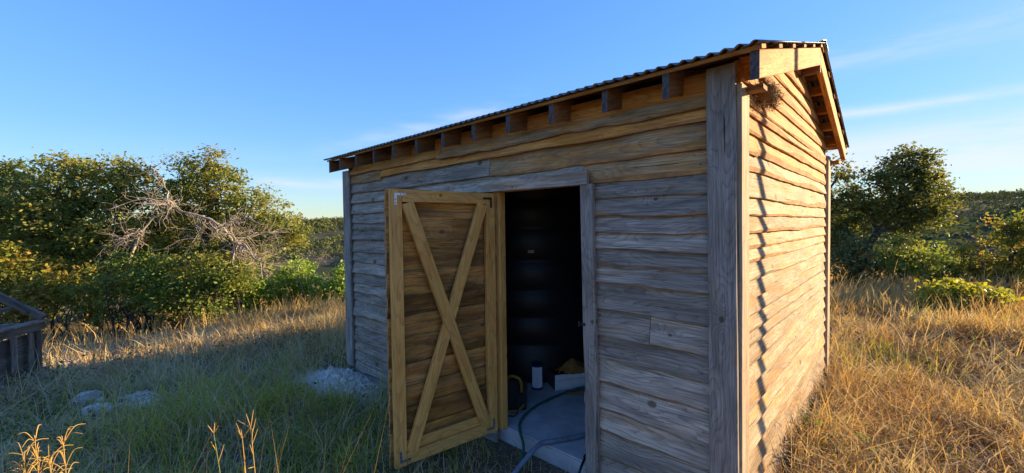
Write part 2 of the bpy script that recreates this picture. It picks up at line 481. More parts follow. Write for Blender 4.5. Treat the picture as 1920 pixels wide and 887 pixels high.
def hill_height(x, y):
    """numpy: ground height"""
    x = np.asarray(x, float)
    y = np.asarray(y, float)
    dx, dy = x - CAM.x, y - CAM.y
    r = np.hypot(dx, dy)
    th = np.degrees(np.arctan2(dy, dx))                 # heading from +X
    z = -0.13 + 0.05 * np.sin(x * 0.9 + 1.3) * np.sin(y * 0.8) * sm(1.5, 4, r)
    z = z - 0.62 * sm(6, 14, -x)                        # falls a little to the west
    z = z + 0.12 * sm(2.5, 7, y)
    # plateau edge
    edge = 17.0
    drop = sm(edge, 130, r)
    z = z - 24.0 * drop
    # far ridges: tall to the north, lower to the west
    w_n = np.exp(-((th - 78) / 26.0) ** 2)
    ridge_n = 19.5 * w_n * (0.93 + 0.05 * np.sin(th * 0.37) + 0.03 * np.sin(th * 0.93 + 1))
    ridge_w = 5.5 * (1 - w_n) * (1 + 0.12 * np.sin(th * 0.5 + 0.6))
    up = sm(150, 470, r)
    z = z + up * (24.0 + ridge_n + ridge_w)
    z = z + up * 2.0 * np.sin(x * 0.021 + 1) * np.sin(y * 0.025)
    far = sm(520, 2500, r)
    z = z * (1 - far) + far * (-6.0)
    return z


def build_ground():
    nth = 300
    rad = np.concatenate([np.linspace(0.0, 20, 81)[1:], np.geomspace(20.8, 6500, 110)])
    ths = np.linspace(0, 2 * np.pi, nth, endpoint=False)
    A, Rr = np.meshgrid(ths, rad)
    xs = CAM.x + Rr * np.cos(A)
    ys = CAM.y + Rr * np.sin(A)
    V = np.stack([xs.ravel(), ys.ravel(), hill_height(xs, ys).ravel()], 1)
    nr = len(rad)
    i, j = np.meshgrid(np.arange(nr - 1), np.arange(nth), indexing='ij')
    a = i * nth + j
    b_ = i * nth + (j + 1) % nth
    c = (i + 1) * nth + (j + 1) % nth
    d = (i + 1) * nth + j
    F = np.stack([a.ravel(), d.ravel(), c.ravel(), b_.ravel()], 1)
    # centre fan
    V = np.vstack([V, [[CAM.x, CAM.y, float(hill_height(CAM.x, CAM.y))]]])
    k = len(V) - 1
    fan = np.array([[k, q, (q + 1) % nth, (q + 1) % nth] for q in range(nth)])
    me = bpy.data.meshes.new('ground')
    faces = F.tolist() + [f[:3].tolist() for f in fan]
    me.from_pydata(V.tolist(), [], faces)
    me.polygons.foreach_set('use_smooth', [True] * len(me.polygons))
    me.materials.append(M['ground'])
    o = link('ground', me)
    o['kind'] = 'structure'


build_ground()


def gz(x, y):
    return float(hill_height(x, y))


# ------------------------------------------------------------------ timber pieces


def beam(name, A, B, w, h, mat, parent, up=(0, 0, 1), wob=0.0015, ch=0.003, shear0=0.0, shear1=0.0, seg=None, bend=None, end_mat=None):
    """squared timber from A to B; local x along it, z = up side (h), y = w"""
    A = Vector(A)
    B = Vector(B)
    x = (B - A)
    L = x.length
    x.normalize()
    z = Vector(up) - x * Vector(up).dot(x)
    z.normalize()
    y = z.cross(x)
    seg = seg or max(1, int(L / 0.25))
    sd = random.random() * 50
    prof = [(-w / 2 + ch, -h / 2), (w / 2 - ch, -h / 2), (w / 2, -h / 2 + ch), (w / 2, h / 2 - ch),
            (w / 2 - ch, h / 2), (-w / 2 + ch, h / 2), (-w / 2, h / 2 - ch), (-w / 2, -h / 2 + ch)]
    V = []
    for i in range(seg + 1):
        s = i / seg
        for k, (py, pz) in enumerate(prof):
            sh = (shear0 * (1 - s) + shear1 * s) * pz
            q = 0.0 if wob == 0 else wob * noise.noise((s * L * 3 + sd, k * 1.7, sd))
            bz = bend(s) if bend else 0.0
            V.append((s * L + sh, py + q, pz + q + bz))
    F = []
    for i in range(seg):
        for k in range(8):
            a, b_ = i * 8 + k, i * 8 + (k + 1) % 8
            F.append((a, b_, b_ + 8, a + 8))
    F.append(tuple(reversed(range(8))))
    F.append(tuple(range(seg * 8, seg * 8 + 8)))
    midx = [0] * len(F)
    mats = [mat]
    if end_mat:
        mats.append(end_mat)
        midx[-1] = midx[-2] = 1
    o = mesh_obj(name, V, F, parent=None, mats=mats, midx=midx)
    o.matrix_world = Matrix(((x.x, y.x, z.x, A.x), (x.y, y.y, z.y, A.y), (x.z, y.z, z.z, A.z), (0, 0, 0, 1)))
    if parent is not None:
        attach(o, parent)
    return o


def live_board(name, x0, x1, zb, zt, mat, wane, parent, frame, lap=0.034, t=0.022, amp=0.012, wamp=0.016, seed=None, topf=None, cup=0.004):
    """lapped waney-edge board. frame: 'front' (along X, faces -Y), 'gable' (along Y, faces +X), 'back', 'left'"""
    sd = random.random() * 100 if seed is None else seed
    L = x1 - x0
    n = max(4, int(L / 0.045))
    V, F, mi = [], [], []
    for i in range(n + 1):
        s = i / n * L
        xx = x0 + s
        w = amp * (0.8 * n1d(xx * 1.3, sd) + 0.6 * n1d(xx * 3.7, sd + 9) + 0.3 * n1d(xx * 11, sd + 4))
        nb = n1d(xx * 1.1, sd + 31)
        w -= amp * 1.4 * max(0.0, nb - 0.25) * 2            # occasional bulge of the live edge
        v = max(0.003, wamp * (0.55 + 1.2 * n1d(xx * 1.1, sd + 17) + 0.22 * n1d(xx * 7, sd + 23)))
        b_ = zb + w
        tp = zt if topf is None else topf(xx, zt)
        b_ = min(b_, tp - 0.012)
        v = min(v, (tp - b_) * 0.5)
        mid = (b_ + v + tp) / 2
        o = 0.003 * n1d(xx * 0.9, sd + 40)
        lapo = lap * (1 + 0.35 * n1d(xx * 0.5, sd + 3))
        full = max(0.03, zt - zb)
        k = (tp - b_) / full
        ring = [(0, tp), (-t + o, tp), (-t - lapo * 0.5 * k - cup + o, mid), (-t - lapo * k + o, b_ + v),
                (-t * 0.72 - lapo * k + o, b_ - 0.001), (-lapo * k * 0.9, b_)]
        for (py, pz) in ring:
            V.append((s, py, pz - zb))
    R_ = 6
    for i in range(n):
        for k in range(R_):
            a = i * R_ + k
            c = i * R_ + (k + 1) % R_
            F.append((a, a + R_, c + R_, c))
            mi.append(1 if k in (3, 4) else 0)
    F.append(tuple(range(R_)))
    mi.append(0)
    F.append(tuple(reversed(range(n * R_, n * R_ + R_))))
    mi.append(0)
    o = mesh_obj(name, V, F, parent=None, mats=[mat, wane], midx=mi)
    if frame == 'front':
        o.location = (x0, 0, zb)
    elif frame == 'gable':
        o.location = (-0.034, x0, zb)
        o.rotation_euler = (0, 0, R(90))
    elif frame == 'back':
        o.location = (-x0, SHED_W, zb)
        o.rotation_euler = (0, 0, R(180))
    elif frame == 'left':
        o.location = (-SHED_L, SHED_W - x0, zb)
        o.rotation_euler = (0, 0, R(-90))
    attach(o, parent)
    return o


SHED_L, SHED_W = 4.62, 3.46
PITCH = 0.298
RY0, RZ0 = -0.2136, 2.442         # rafter tail front bottom
RH = 0.140                        # plumb height of a rafter
RIDGE_Y = 1.73


def rtop(y):                       # top of the rafters
    yy = y if y <= RIDGE_Y else 2 * RIDGE_Y - y
    return RZ0 + RH + PITCH * (yy - RY0)


shed = empty('timber_shed', (-2.3, 1.7, -0.1), 'weathered timber shed with corrugated metal roof and open plank door', 'shed')

# slab
slab = bmesh.new()
bmesh.ops.create_cube(slab, size=1.0)
for v in slab.verts:
    v.co = Vector((-2.31 + v.co.x * 4.56, 1.73 + v.co.y * 3.42, -0.15 + v.co.z * 0.30))
bmesh.ops.bevel(slab, geom=[e for e in slab.edges], offset=0.012, segments=2, affect='EDGES')
me = bpy.data.meshes.new('concrete_slab')
slab.to_mesh(me)
me.materials.append(M['concrete'])
link('concrete_slab', me, shed)


def frame_mesh(boxes):
    V, F = [], []
    for (x0, x1, y0, y1, z0, z1) in boxes:
        b_ = len(V)
        V += [(x0, y0, z0), (x1, y0, z0), (x1, y1, z0), (x0, y1, z0), (x0, y0, z1), (x1, y0, z1), (x1, y1, z1), (x0, y1, z1)]
        F += [(b_, b_ + 3, b_ + 2, b_ + 1), (b_ + 4, b_ + 5, b_ + 6, b_ + 7), (b_, b_ + 1, b_ + 5, b_ + 4),
              (b_ + 1, b_ + 2, b_ + 6, b_ + 5), (b_ + 2, b_ + 3, b_ + 7, b_ + 6), (b_ + 3, b_, b_ + 4, b_ + 7)]
    return V, F


DX0, DX1 = -1.90, -1.00            # door opening
studs = [(-4.58, DX0 - 0.10, 0.003, 0.09, 2.40, 2.47), (-1.86, -0.04, 0.003, 0.09, 2.40, 2.47)]
for x in (-4.57, -4.1, -3.5, -2.9, -2.3, -0.6, -0.09):
    studs.append((x, x + 0.04, 0.003, 0.09, 0.002, 2.398))
V, F = frame_mesh(studs)
front_wall = mesh_obj('front_wall', V, F, M['stud'], shed)
V, F = frame_mesh([(-0.13, -0.043, y, y + 0.04, 0.002, 2.398 + (0.3 if 0.9 < y < 2.5 else 0)) for y in (0.1, 0.7, 1.3, 1.9, 2.5, 3.1)] +
                  [(-0.13, -0.043, 0.095, 3.4, 2.40, 2.44)])
gable_wall = mesh_obj('gable_wall', V, F, M['stud'], shed)
V, F = frame_mesh([(x, x + 0.04, 3.37, 3.457, 0.002, 2.4) for x in (-4.5, -3.9, -3.3, -2.7, -2.1, -1.5, -0.9, -0.3)])
back_wall = mesh_obj('back_wall', V, F, M['stud'], shed)
V, F = frame_mesh([(-4.617, -4.53, y, y + 0.04, 0.002, 2.4) for y in (0.1, 0.7, 1.3, 1.9, 2.5, 3.1)])
end_wall = mesh_obj('end_wall', V, F, M['stud'], shed)

# ---- front wall boards.  (bottoms measured course by course)
FX0, FX1 = -4.45, -0.10


def run_courses(xa, xb, bottoms, top, matf, frame, parent, **kw):
    zt = top
    for i, zb in enumerate(bottoms):
        m, w = matf(i, zb)
        live_board('board', xa, xb, zb, zt + 0.03, m, w, parent, frame, **kw)
        zt = zb


# boards above the door run the whole length, some butted
live_board('board', FX0, -0.05, 2.425, 2.60, M['orange'], M['wane'], front_wall, 'front', lap=0.0, amp=0.002, wamp=0.004, t=0.015)
live_board('board', -2.63, FX1, 2.385, 2.475, M['greytan'], M['wane_grey'], front_wall, 'front', amp=0.030, wamp=0.016, lap=0.054, seed=12.3)
live_board('board', FX0, -2.635, 2.40, 2.485, M['orange'], M['wane'], front_wall, 'front', amp=0.012, lap=0.046)
live_board('board', -3.70, FX1, 2.318, 2.42, M['orange'], M['wane'], front_wall, 'front', amp=0.010, lap=0.044)
live_board('board', FX0, -3.705, 2.285, 2.43, M['greytan'], M['wane'], front_wall, 'front', amp=0.010, lap=0.044)
live_board('board', -1.92, FX1, 2.165, 2.345, M['greytan'], M['wane'], front_wall, 'front', amp=0.014, wamp=0.022)
live_board('board', FX0, -1.925, 2.165, 2.345, M['grey'], M['wane_grey'], front_wall, 'front', amp=0.014)
live_board('board', -0.98, FX1, 2.03, 2.19, M['greytan'], M['wane'], front_wall, 'front', amp=0.008, wamp=0.030)
live_board('board', FX0, -0.985, 2.04, 2.19, M['grey'], M['wane_grey'], front_wall, 'front', amp=0.010)
# right of the door
RB = [1.915, 1.80, 1.697, 1.575, 1.456, 1.354, 1.163, 0.985, 0.836, 0.656, 0.476, 0.322, 0.155, 0.0, -0.13]
zt = 2.03
for i, zb in enumerate(RB):
    wn = M['wane'] if i in (1, 2) else M['wane_grey']
    if i == 7:
        live_board('board', -0.98, -0.50, zb, zt + 0.03, M['grey'], wn, front_wall, 'front', amp=0.004, wamp=0.008)
        live_board('board', -0.496, FX1, zb - 0.004, zt + 0.03, M['grey'], wn, front_wall, 'front', amp=0.004, wamp=0.008)
    else:
        live_board('board', -0.98, FX1, zb, zt + 0.03, M['grey'], wn, front_wall, 'front', amp=(0.022 if i in (4, 8) else 0.013), wamp=(0.035 if i == 4 else 0.020))
    zt = zb
# left of the door
LB = [1.907, 1.80, 1.706, 1.591, 1.428, 1.313, 1.17, 1.047, 0.923, 0.827, 0.627, 0.496, 0.322, 0.183, 0.064, -0.07, -0.2]
zt = 2.04
for i, zb in enumerate(LB):
    live_board('board', FX0, DX0 + 0.005, zb, zt + 0.03, M['grey'], M['wane_grey'], front_wall, 'front', amp=0.018)
    zt = zb

# nail heads over the studs
V, F = [], []
for (xs_, bots) in (((-0.58, -0.17, -0.93), RB), ((-4.33, -3.48, -2.88, -2.28, -1.99), LB), ((-0.2, -0.6, -1.2, -2.28, -2.9, -3.5, -4.3), [2.165, 2.318, 2.04])):
    for zb in bots:
        for xq in xs_:
            for dz in (0.035, 0.075):
                xx, zz = xq + random.uniform(-0.015, 0.015), zb + dz + random.uniform(-0.006, 0.006)
                k0 = len(V)
                V += [(xx + 0.0045 * math.cos(q * 1.0472), -0.0565 + dz * 0.22, zz + 0.0045 * math.sin(q * 1.0472)) for q in range(6)]
                V += [(xx + 0.0045 * math.cos(q * 1.0472), -0.030, zz + 0.0045 * math.sin(q * 1.0472)) for q in range(6)]
                F.append(tuple(range(k0, k0 + 6)))
                F += [(k0 + q, k0 + (q + 1) % 6, k0 + 6 + (q + 1) % 6, k0 + 6 + q) for q in range(6)]
nails = mesh_obj('nail_heads', V, F, M['rust'], front_wall)
nails['kind'] = 'stuff'

# ---- gable boards under the rake
GB = [2.42, 2.365, 2.26, 2.147, 2.045, 1.887, 1.785, 1.685, 1.59, 1.51, 1.40, 1.295, 1.195, 1.10, 1.02, 0.905, 0.785, 0.645, 0.52, 0.385, 0.25, 0.12, -0.02, -0.15]
GT = [3.10, 2.97, 2.85, 2.74, 2.64, 2.53]
zt = 3.16
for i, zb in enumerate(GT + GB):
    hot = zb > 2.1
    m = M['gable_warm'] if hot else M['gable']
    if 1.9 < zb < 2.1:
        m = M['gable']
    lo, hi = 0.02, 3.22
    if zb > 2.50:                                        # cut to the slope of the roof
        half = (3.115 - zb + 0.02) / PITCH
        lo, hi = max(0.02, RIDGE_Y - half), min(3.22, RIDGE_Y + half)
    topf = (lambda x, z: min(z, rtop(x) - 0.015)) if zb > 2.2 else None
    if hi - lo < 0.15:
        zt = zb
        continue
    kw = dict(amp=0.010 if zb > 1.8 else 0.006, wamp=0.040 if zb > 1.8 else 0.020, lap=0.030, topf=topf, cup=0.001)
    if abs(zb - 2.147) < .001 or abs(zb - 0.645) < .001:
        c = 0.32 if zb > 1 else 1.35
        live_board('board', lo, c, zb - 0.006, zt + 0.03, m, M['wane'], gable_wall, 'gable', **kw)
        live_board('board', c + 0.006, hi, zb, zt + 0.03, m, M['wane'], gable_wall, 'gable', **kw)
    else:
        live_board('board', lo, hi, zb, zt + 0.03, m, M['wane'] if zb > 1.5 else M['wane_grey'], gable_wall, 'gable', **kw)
    zt = zb

# ---- the two walls turned away
zt = 2.56
for k in range(17):
    zb = zt - 0.165
    live_board('board', 0.02, 4.60, zb, zt + 0.03, M['grey'], M['wane_grey'], back_wall, 'back')
    zt = zb
zt = 3.16
for k in range(21):
    zb = zt - 0.165
    lo, hi = 0.02, 3.44
    if zb > 2.45:
        half = (3.10 - zb + 0.02) / PITCH
        lo, hi = max(lo, RIDGE_Y - half), min(hi, RIDGE_Y + half)
    if hi - lo > 0.15:
        live_board('board', lo, hi, zb, zt + 0.03, M['grey'], M['wane_grey'], end_wall, 'left',
                   topf=(lambda x, z: min(z, rtop(SHED_W - x) - 0.015)) if zb > 2.2 else None)
    zt = zb

# ---- corner trims, posts, jambs and lintel
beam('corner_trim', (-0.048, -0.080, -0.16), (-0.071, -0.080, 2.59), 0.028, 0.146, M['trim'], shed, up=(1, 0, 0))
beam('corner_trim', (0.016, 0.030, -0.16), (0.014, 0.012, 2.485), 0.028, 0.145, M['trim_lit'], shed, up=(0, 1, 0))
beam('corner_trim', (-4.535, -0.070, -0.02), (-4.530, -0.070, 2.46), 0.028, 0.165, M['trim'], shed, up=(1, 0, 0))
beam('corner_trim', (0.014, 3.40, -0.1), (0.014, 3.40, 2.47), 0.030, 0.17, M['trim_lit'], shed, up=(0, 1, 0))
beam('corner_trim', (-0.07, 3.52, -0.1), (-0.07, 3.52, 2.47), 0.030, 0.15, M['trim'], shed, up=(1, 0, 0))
beam('corner_post', (-0.088, 0.048, 0.003), (-0.088, 0.048, 2.395), 0.085, 0.085, M['stud'], shed)
beam('corner_post', (-0.075, 3.335, 0.003), (-0.075, 3.335, 2.395), 0.11, 0.20, M['stud'], shed, up=(0, 1, 0))
beam('door_lintel', (-2.03, -0.083, 2.078), (-0.918, -0.083, 2.066), 0.030, 0.098, M['grey'], shed)
beam('door_jamb', (-0.902, -0.070, -0.10), (-0.928, -0.070, 2.022), 0.036, 0.098, M['trim'], shed, up=(1, 0, 0), seg=16,
     bend=lambda s: 0.008 * math.exp(-((s - 0.35) / 0.08) ** 2) - 0.006 * s)
beam('door_jamb', (-1.868, 0.0, 0.004), (-1.868, 0.0, 2.028), 0.07, 0.085, M['pine'], shed, up=(1, 0, 0))
beam('door_header', (-1.86, 0.02, 2.05), (-1.0, 0.02, 2.05), 0.09, 0.045, M['pine'], shed)

# ---- roof
rb = bmesh.new()
V, F = frame_mesh([(-4.70, 0.145, RIDGE_Y - 0.018, RIDGE_Y + 0.018, 2.96, rtop(RIDGE_Y) - 0.012)])
roof = mesh_obj('roof', V, F, M['rafter'], shed)
E0 = 0.146                        # outer face of the fly rafters
sl = math.hypot(1, PITCH)


def rafter(name, x, w, mat, end):
    for far in (False, True):
        x += random.uniform(-0.006, 0.006) if name == 'rafter' else 0
        ya, yb = RY0 + (random.uniform(-0.012, 0.010) if name == 'rafter' else 0), RIDGE_Y - 0.019
        if far:
            ya, yb = 2 * RIDGE_Y - RY0, RIDGE_Y + 0.019
        za = RZ0 + RH / 2 + PITCH * (ya - RY0 if not far else 0)
        zb_ = za + PITCH * abs(yb - ya)
        beam(name, (x, ya, za), (x, yb, zb_), w, RH / sl, mat, roof, shear0=PITCH, shear1=PITCH, end_mat=end, seg=8)


for i in range(-0, 11):
    x = -0.3294 - 0.4064 * i + 0.019
    if x < -4.6:
        break
    rafter('rafter', x, 0.038, M['rafter'], M['endgrain'])
rafter('barge_board', E0 - 0.021, 0.042, M['gable_warm'], M['endgrain'])
rafter('barge_board', -4.70 + 0.02, 0.040, M['rafter'], M['endgrain'])
# eave blocking strip, purlins under the metal, lookouts carrying the fly rafters
for k in range(6):
    for far in (0, 1):
        y = RY0 + 0.025 + k * 0.375
        if far:
            y = 2 * RIDGE_Y - y
        z = rtop(y) + 0.012
        upv = (0, -PITCH, 1) if not far else (0, PITCH, 1)
        beam('purlin', (-4.72, y, z), (E0 + 0.012, y, z), 0.085, 0.020, M['rafter'] if k else M['gable_warm'], roof, up=upv, seg=14)
for k in range(5):
    for far in (0, 1):
        y = 0.10 + k * 0.36
        if far:
            y = 2 * RIDGE_Y - y
        z = rtop(y) - 0.045
        beam('lookout', (-0.02, y, z), (E0 - 0.044, y, z), 0.038, 0.085, M['orange'], roof, up=(0, -PITCH, 1) if not far else (0, PITCH, 1), seg=2)
beam('lookout', (0.004, 0.055, 2.468), (0.112, 0.055, 2.468), 0.085, 0.024, M['rafter'], roof, seg=2)
beam('lookout', (-0.06, 3.60, 2.42), (0.10, 3.60, 2.42), 0.16, 0.035, M['orange'], roof, seg=2)
PW = 0.0677


def sheet(xa, xb, far, lift):
    n = int((xb - xa) / PW * 8)
    ys = [-0.268, 0.4, 1.1, RIDGE_Y - 0.005]
    V, F = [], []
    for j, y in enumerate(ys):
        for i in range(n + 1):
            x = xa + (xb - xa) * i / n
            sag = 0.004 * n1d(x * 0.8, 3.3 + far) + (0.003 * n1d(x * 5.0, 1.2) if j == 0 else 0)
            c_ = math.cos(2 * math.pi * x / PW)
            z = RZ0 + RH + PITCH * (y - RY0) + 0.036 + lift + 0.0095 * c_ + sag
            yy = y + (0.006 * n1d(x * 1.5, 7) if j == 0 else 0)
            V.append((x, 2 * RIDGE_Y - yy if far else yy, z))
    for j in range(len(ys) - 1):
        for i in range(n):
            a = j * (n + 1) + i
            q = (a, a + 1, a + n + 2, a + n + 1)
            F.append(q if not far else tuple(reversed(q)))
    o = mesh_obj('roof_sheet', V, F, M['metal'], roof, smooth=True)
    md = o.modifiers.new('thick', 'SOLIDIFY')
    md.thickness = 0.0018
    md.offset = 0
    return o


XA, XB = -4.74, 0.176
wd = PW * 10
k = 0
x = XA
while x < XB - 0.02:
    x2 = min(x + wd + PW * 1.0, XB)
    for far in (False, True):
        sheet(x, x2, far, 0.0022 * (k % 2))
    x += wd
    k += 1
# ridge cap
V, F = [], []
prof = [(-0.15, -0.0455), (-0.02, -0.006), (0, 0.003), (0.02, -0.006), (0.15, -0.0455)]
zr_ = rtop(RIDGE_Y) + 0.052
for i in range(25):
    x = XA + (XB + 0.004 - XA) * i / 24
    for (py, pz) in prof:
        V.append((x, RIDGE_Y + py, zr_ + pz + 0.003 * n1d(x * 1.7, 2)))
for i in range(24):
    for j in range(4):
        a = i * 5 + j
        F.append((a, a + 5, a + 6, a + 1))
cap = mesh_obj('ridge_cap', V, F, M['metal'], roof)
md = cap.modifiers.new('thick', 'SOLIDIFY')
md.thickness = 0.002

# ------------------------------------------------------------------ door, swung wide open
HX, HY = -1.872, -0.075
DW, DZ0, DZ1 = 0.900, 0.012, 2.012
fx, fy = -2.012 - HX, -0.972 - HY
dl = math.hypot(fx, fy)
dd = Vector((fx / dl, fy / dl, 0))            # from hinge to free edge
dn = Vector((-dd.y, dd.x, 0))                 # towards the viewer side
if dn.x < 0:
    dn = -dn


def dp(u, z, n):
    return Vector((HX, HY, 0)) + dd * u + dn * n + Vector((0, 0, z))


# hinges are the door's own base mesh
hv, hf = [], []
for z in (0.25, 1.0, 1.75):
    for q in range(10):
        a = q / 10 * 2 * math.pi
        for dz in (-0.05, 0.05):
            p = dp(-0.012 + 0.009 * math.cos(a), z + dz, 0.0 + 0.009 * math.sin(a))
            hv.append(tuple(p))
    b_ = len(hv) - 20
    for q in range(10):
        hf.append((b_ + 2 * q, b_ + 2 * ((q + 1) % 10), b_ + 2 * ((q + 1) % 10) + 1, b_ + 2 * q + 1))
door = mesh_obj('door', hv, hf, M['black_iron'], shed)
SW, ST = 0.088, 0.038


def member(name, P, Q, w, th, m, off, mitre0=0.0, mitre1=0.0, **kw):
    """board in the plane of the door between (u,z) points; off = distance of its centre towards the viewer"""
    A, B = dp(P[0], P[1], off), dp(Q[0], Q[1], off)
    x = (B - A).normalized()
    z = dn.cross(x)
    o = beam(name, A, B, th, w, m, door, up=z, shear0=mitre0, shear1=mitre1, **kw)
    return o


hs = SW / 2
# mitred frame
member('door_stile', (hs, DZ0), (hs, DZ1), SW, ST, M['pine'], ST / 2)
member('door_stile', (DW - hs, DZ0), (DW - hs, DZ1), SW, ST, M['pine'], ST / 2)
member('door_rail', (SW + 0.002, DZ1 - hs), (DW - SW - 0.002, DZ1 - hs), SW, ST, M['pine'], ST / 2)
member('door_rail', (SW + 0.002, DZ0 + hs), (DW - SW - 0.002, DZ0 + hs), SW, ST, M['pine'], ST / 2)
# lower inner rail behind
member('door_rail', (SW + 0.004, DZ0 + SW + 0.040), (DW - SW - 0.004, DZ0 + SW + 0.040), 0.075, 0.020, M['pine'], 0.010)
# X brace
iz0, iz1 = DZ0 + SW, DZ1 - SW
iu0, iu1 = SW, DW - SW
member('brace', (iu1 - 0.036, iz1 - 0.006), (iu0 + 0.036, iz0 + 0.006), 0.088, 0.036, M['pine'], 0.0385, end_mat=M['pine'])
mid_u, mid_z = (iu0 + iu1) / 2, (iz0 + iz1) / 2
ax = Vector((iu1 - iu0 - 0.09, -(iz1 - iz0 - 0.06), 0)).normalized()
g = 0.071
member('brace', (iu0 + 0.036, iz1 - 0.006), (mid_u - ax.x * g, mid_z - ax.y * g), 0.085, 0.036, M['pine'], 0.0375, mitre1=1.15)
member('brace', (mid_u + ax.x * g, mid_z + ax.y * g), (iu1 - 0.036, iz0 + 0.006), 0.085, 0.036, M['pine'], 0.0375, mitre0=1.15)
# planks nailed on the outer face, lapped
pz = [2.02, 1.86, 1.64, 1.42, 1.25, 1.10, 0.94, 0.74, 0.575, 0.42, 0.26, 0.02]
for i in range(len(pz) - 1):
    zt_, zb_ = pz[i] - 0.006, pz[i + 1] - 0.035
    sd = random.random() * 50
    V, F, mi = [], [], []
    n = 22
    for k in range(n + 1):
        u = -0.005 + (DW + 0.02) * k / n
        wv = 0.013 * n1d(u * 2.5, sd) + 0.006 * n1d(u * 8, sd + 2)
        wt = 0.013 * n1d(u * 2.2, sd + 7) + 0.006 * n1d(u * 7, sd + 5)
        tilt = 0.028
        # seen from inside: top edge lies nearer the viewer than the next board's foot
        for (nn, zz) in ((-0.002, zt_ + wt), (-0.024, zt_ + wt - 0.004), (-0.024 - tilt, zb_ + wv), (-0.004 - tilt, zb_ + wv)):
            V.append((u, nn, zz))
    for k in range(n):
        for j in range(4):
            a, c_ = k * 4 + j, k * 4 + (j + 1) % 4
            F.append((a, a + 4, c_ + 4, c_))
            mi.append(1 if j == 2 else (2 if j == 1 else 0))
    F.append((0, 1, 2, 3))
    F.append(tuple(reversed(range(n * 4, n * 4 + 4))))
    mi += [1, 1]
    zc = (zt_ + zb_) / 2
    V = [(v[0], v[1], v[2] - zc) for v in V]
    o = mesh_obj('plank', V, F, parent=None, mats=[M['doorplank'], M['wane'], M['grey']], midx=mi)
    p = Vector((HX, HY, zc))
    o.matrix_world = Matrix(((dd.x, dn.x, 0, p.x), (dd.y, dn.y, 0, p.y), (0, 0, 1, p.z), (0, 0, 0, 1)))
    attach(o, door)


def bracket(u, z, su, sz, m, l=0.085, w=0.017):
    V, F = [], []
    P = [(0, 0), (l, 0), (l, -w), (w, -w), (w, -l), (0, -l)]
    for n_ in (ST + 0.0005, ST + 0.0035):
        for (a, b__) in P:
            V.append(tuple(dp(u + su * a, z + sz * b__, n_)))
    F = [tuple(range(6)), tuple(range(6, 12))] + [(i, (i + 1) % 6, 6 + (i + 1) % 6, 6 + i) for i in range(6)]
    mi = [0] * len(F)
    for (a, b__) in ((w / 2, -l + 0.014), (l - 0.014, -w / 2), (0.045, -w / 2), (w / 2, -0.045)):
        c_ = dp(u + su * a, z + sz * b__, ST + 0.0045)
        k0 = len(V)
        V += [tuple(c_ + dd * 0.0042 * math.cos(q / 8 * 6.283) + Vector((0, 0, 0.0042 * math.sin(q / 8 * 6.283)))) for q in range(8)]
        F.append(tuple(range(k0, k0 + 8)))
        mi.append(1)
    bo = mesh_obj('corner_bracket', V, F, None, door, mats=[m, M['black_iron']], midx=mi)
    return bo


bracket(DW - 0.030, DZ1 - 0.025, -1, 1, M['zinc'])
bracket(0.030, DZ1 - 0.035, 1, 1, M['black_iron'])
bracket(DW - 0.030, DZ0 + 0.030, -1, -1, M['zinc_dull'])
bracket(0.030, DZ0 + 0.030, 1, -1, M['zinc_dull'])
# latch keep on the jamb
V, F = frame_mesh([(-0.978, -0.945, -0.100, -0.0885, 1.045, 1.06), (-0.992, -0.979, -0.112, -0.080, 1.035, 1.07)])
mesh_obj('latch', V, F, M['black_iron'], shed)

# ------------------------------------------------------------------ things inside the shed


def lathe(profile, n=48):
    V, F = [], []
    for (r, z) in profile:
        for i in range(n):
            a = 2 * math.pi * i / n
            V.append((r * math.cos(a), r * math.sin(a), z))
    for j in range(len(profile) - 1):
        for i in range(n):
            a = j * n + i
            b_ = j * n + (i + 1) % n
            F.append((a, b_, b_ + n, a + n))
    F.append(tuple(reversed(range(n))))
    F.append(tuple(range((len(profile) - 1) * n, len(profile) * n)))
    return V, F


TR, TC = 1.15, (-3.06, 1.80)
prof = [(TR - 0.03, 0.0), (TR, 0.03)]
for z in (0.42, 0.72, 1.02, 1.35, 1.71, 2.03):
    prof += [(TR, z - 0.035), (TR - 0.012, z - 0.018), (TR - 0.012, z + 0.018), (TR, z + 0.035)]
prof += [(TR, 2.24), (TR - 0.05, 2.30), (0.75, 2.44), (0.28, 2.50), (0.27, 2.56), (0.24, 2.58), (0.01, 2.58)]
V, F = lathe(prof, 96)
tank = empty('water_tank', (TC[0], TC[1], 0.002), 'large black ribbed plastic water tank standing inside the shed', 'tank')
tb = mesh_obj('tank_body', V, F, M['tank'], None, smooth=True)
tb.location = (TC[0], TC[1], 0.002)
attach(tb, tank)
md = tb.modifiers.new('es', 'EDGE_SPLIT')
md.split_angle = R(40)
# sticker on the tank, facing the door
sa = math.atan2(CAM.y - TC[1], CAM.x - TC[0])
V, F = [], []
for i in range(7):
    a = sa + (i - 3) * 0.009
    for z in (1.44, 1.47):
        V.append((TC[0] + (TR + 0.003) * math.cos(a), TC[1] + (TR + 0.003) * math.sin(a), z))
for i in range(6):
    F.append((2 * i, 2 * i + 2, 2 * i + 3, 2 * i + 1))
stk = mesh_obj('sticker', V, F, M['sticker'], tank)
stk.modifiers.new('t', 'SOLIDIFY').thickness = 0.001
V, F = [], []
for (i0, i1, z0, z1) in ((-2.2, -0.4, 1.450, 1.460), (0.2, 2.3, 1.447, 1.452), (0.2, 1.6, 1.457, 1.462)):
    b_ = len(V)
    for q in (i0, i1):
        a = sa + q * 0.009
        for z in (z0, z1):
            V.append((TC[0] + (TR + 0.006) * math.cos(a), TC[1] + (TR + 0.006) * math.sin(a), z))
    F.append((b_, b_ + 2, b_ + 3, b_ + 1))
mesh_obj('print', V, F, M['sticker_ink'], tank)

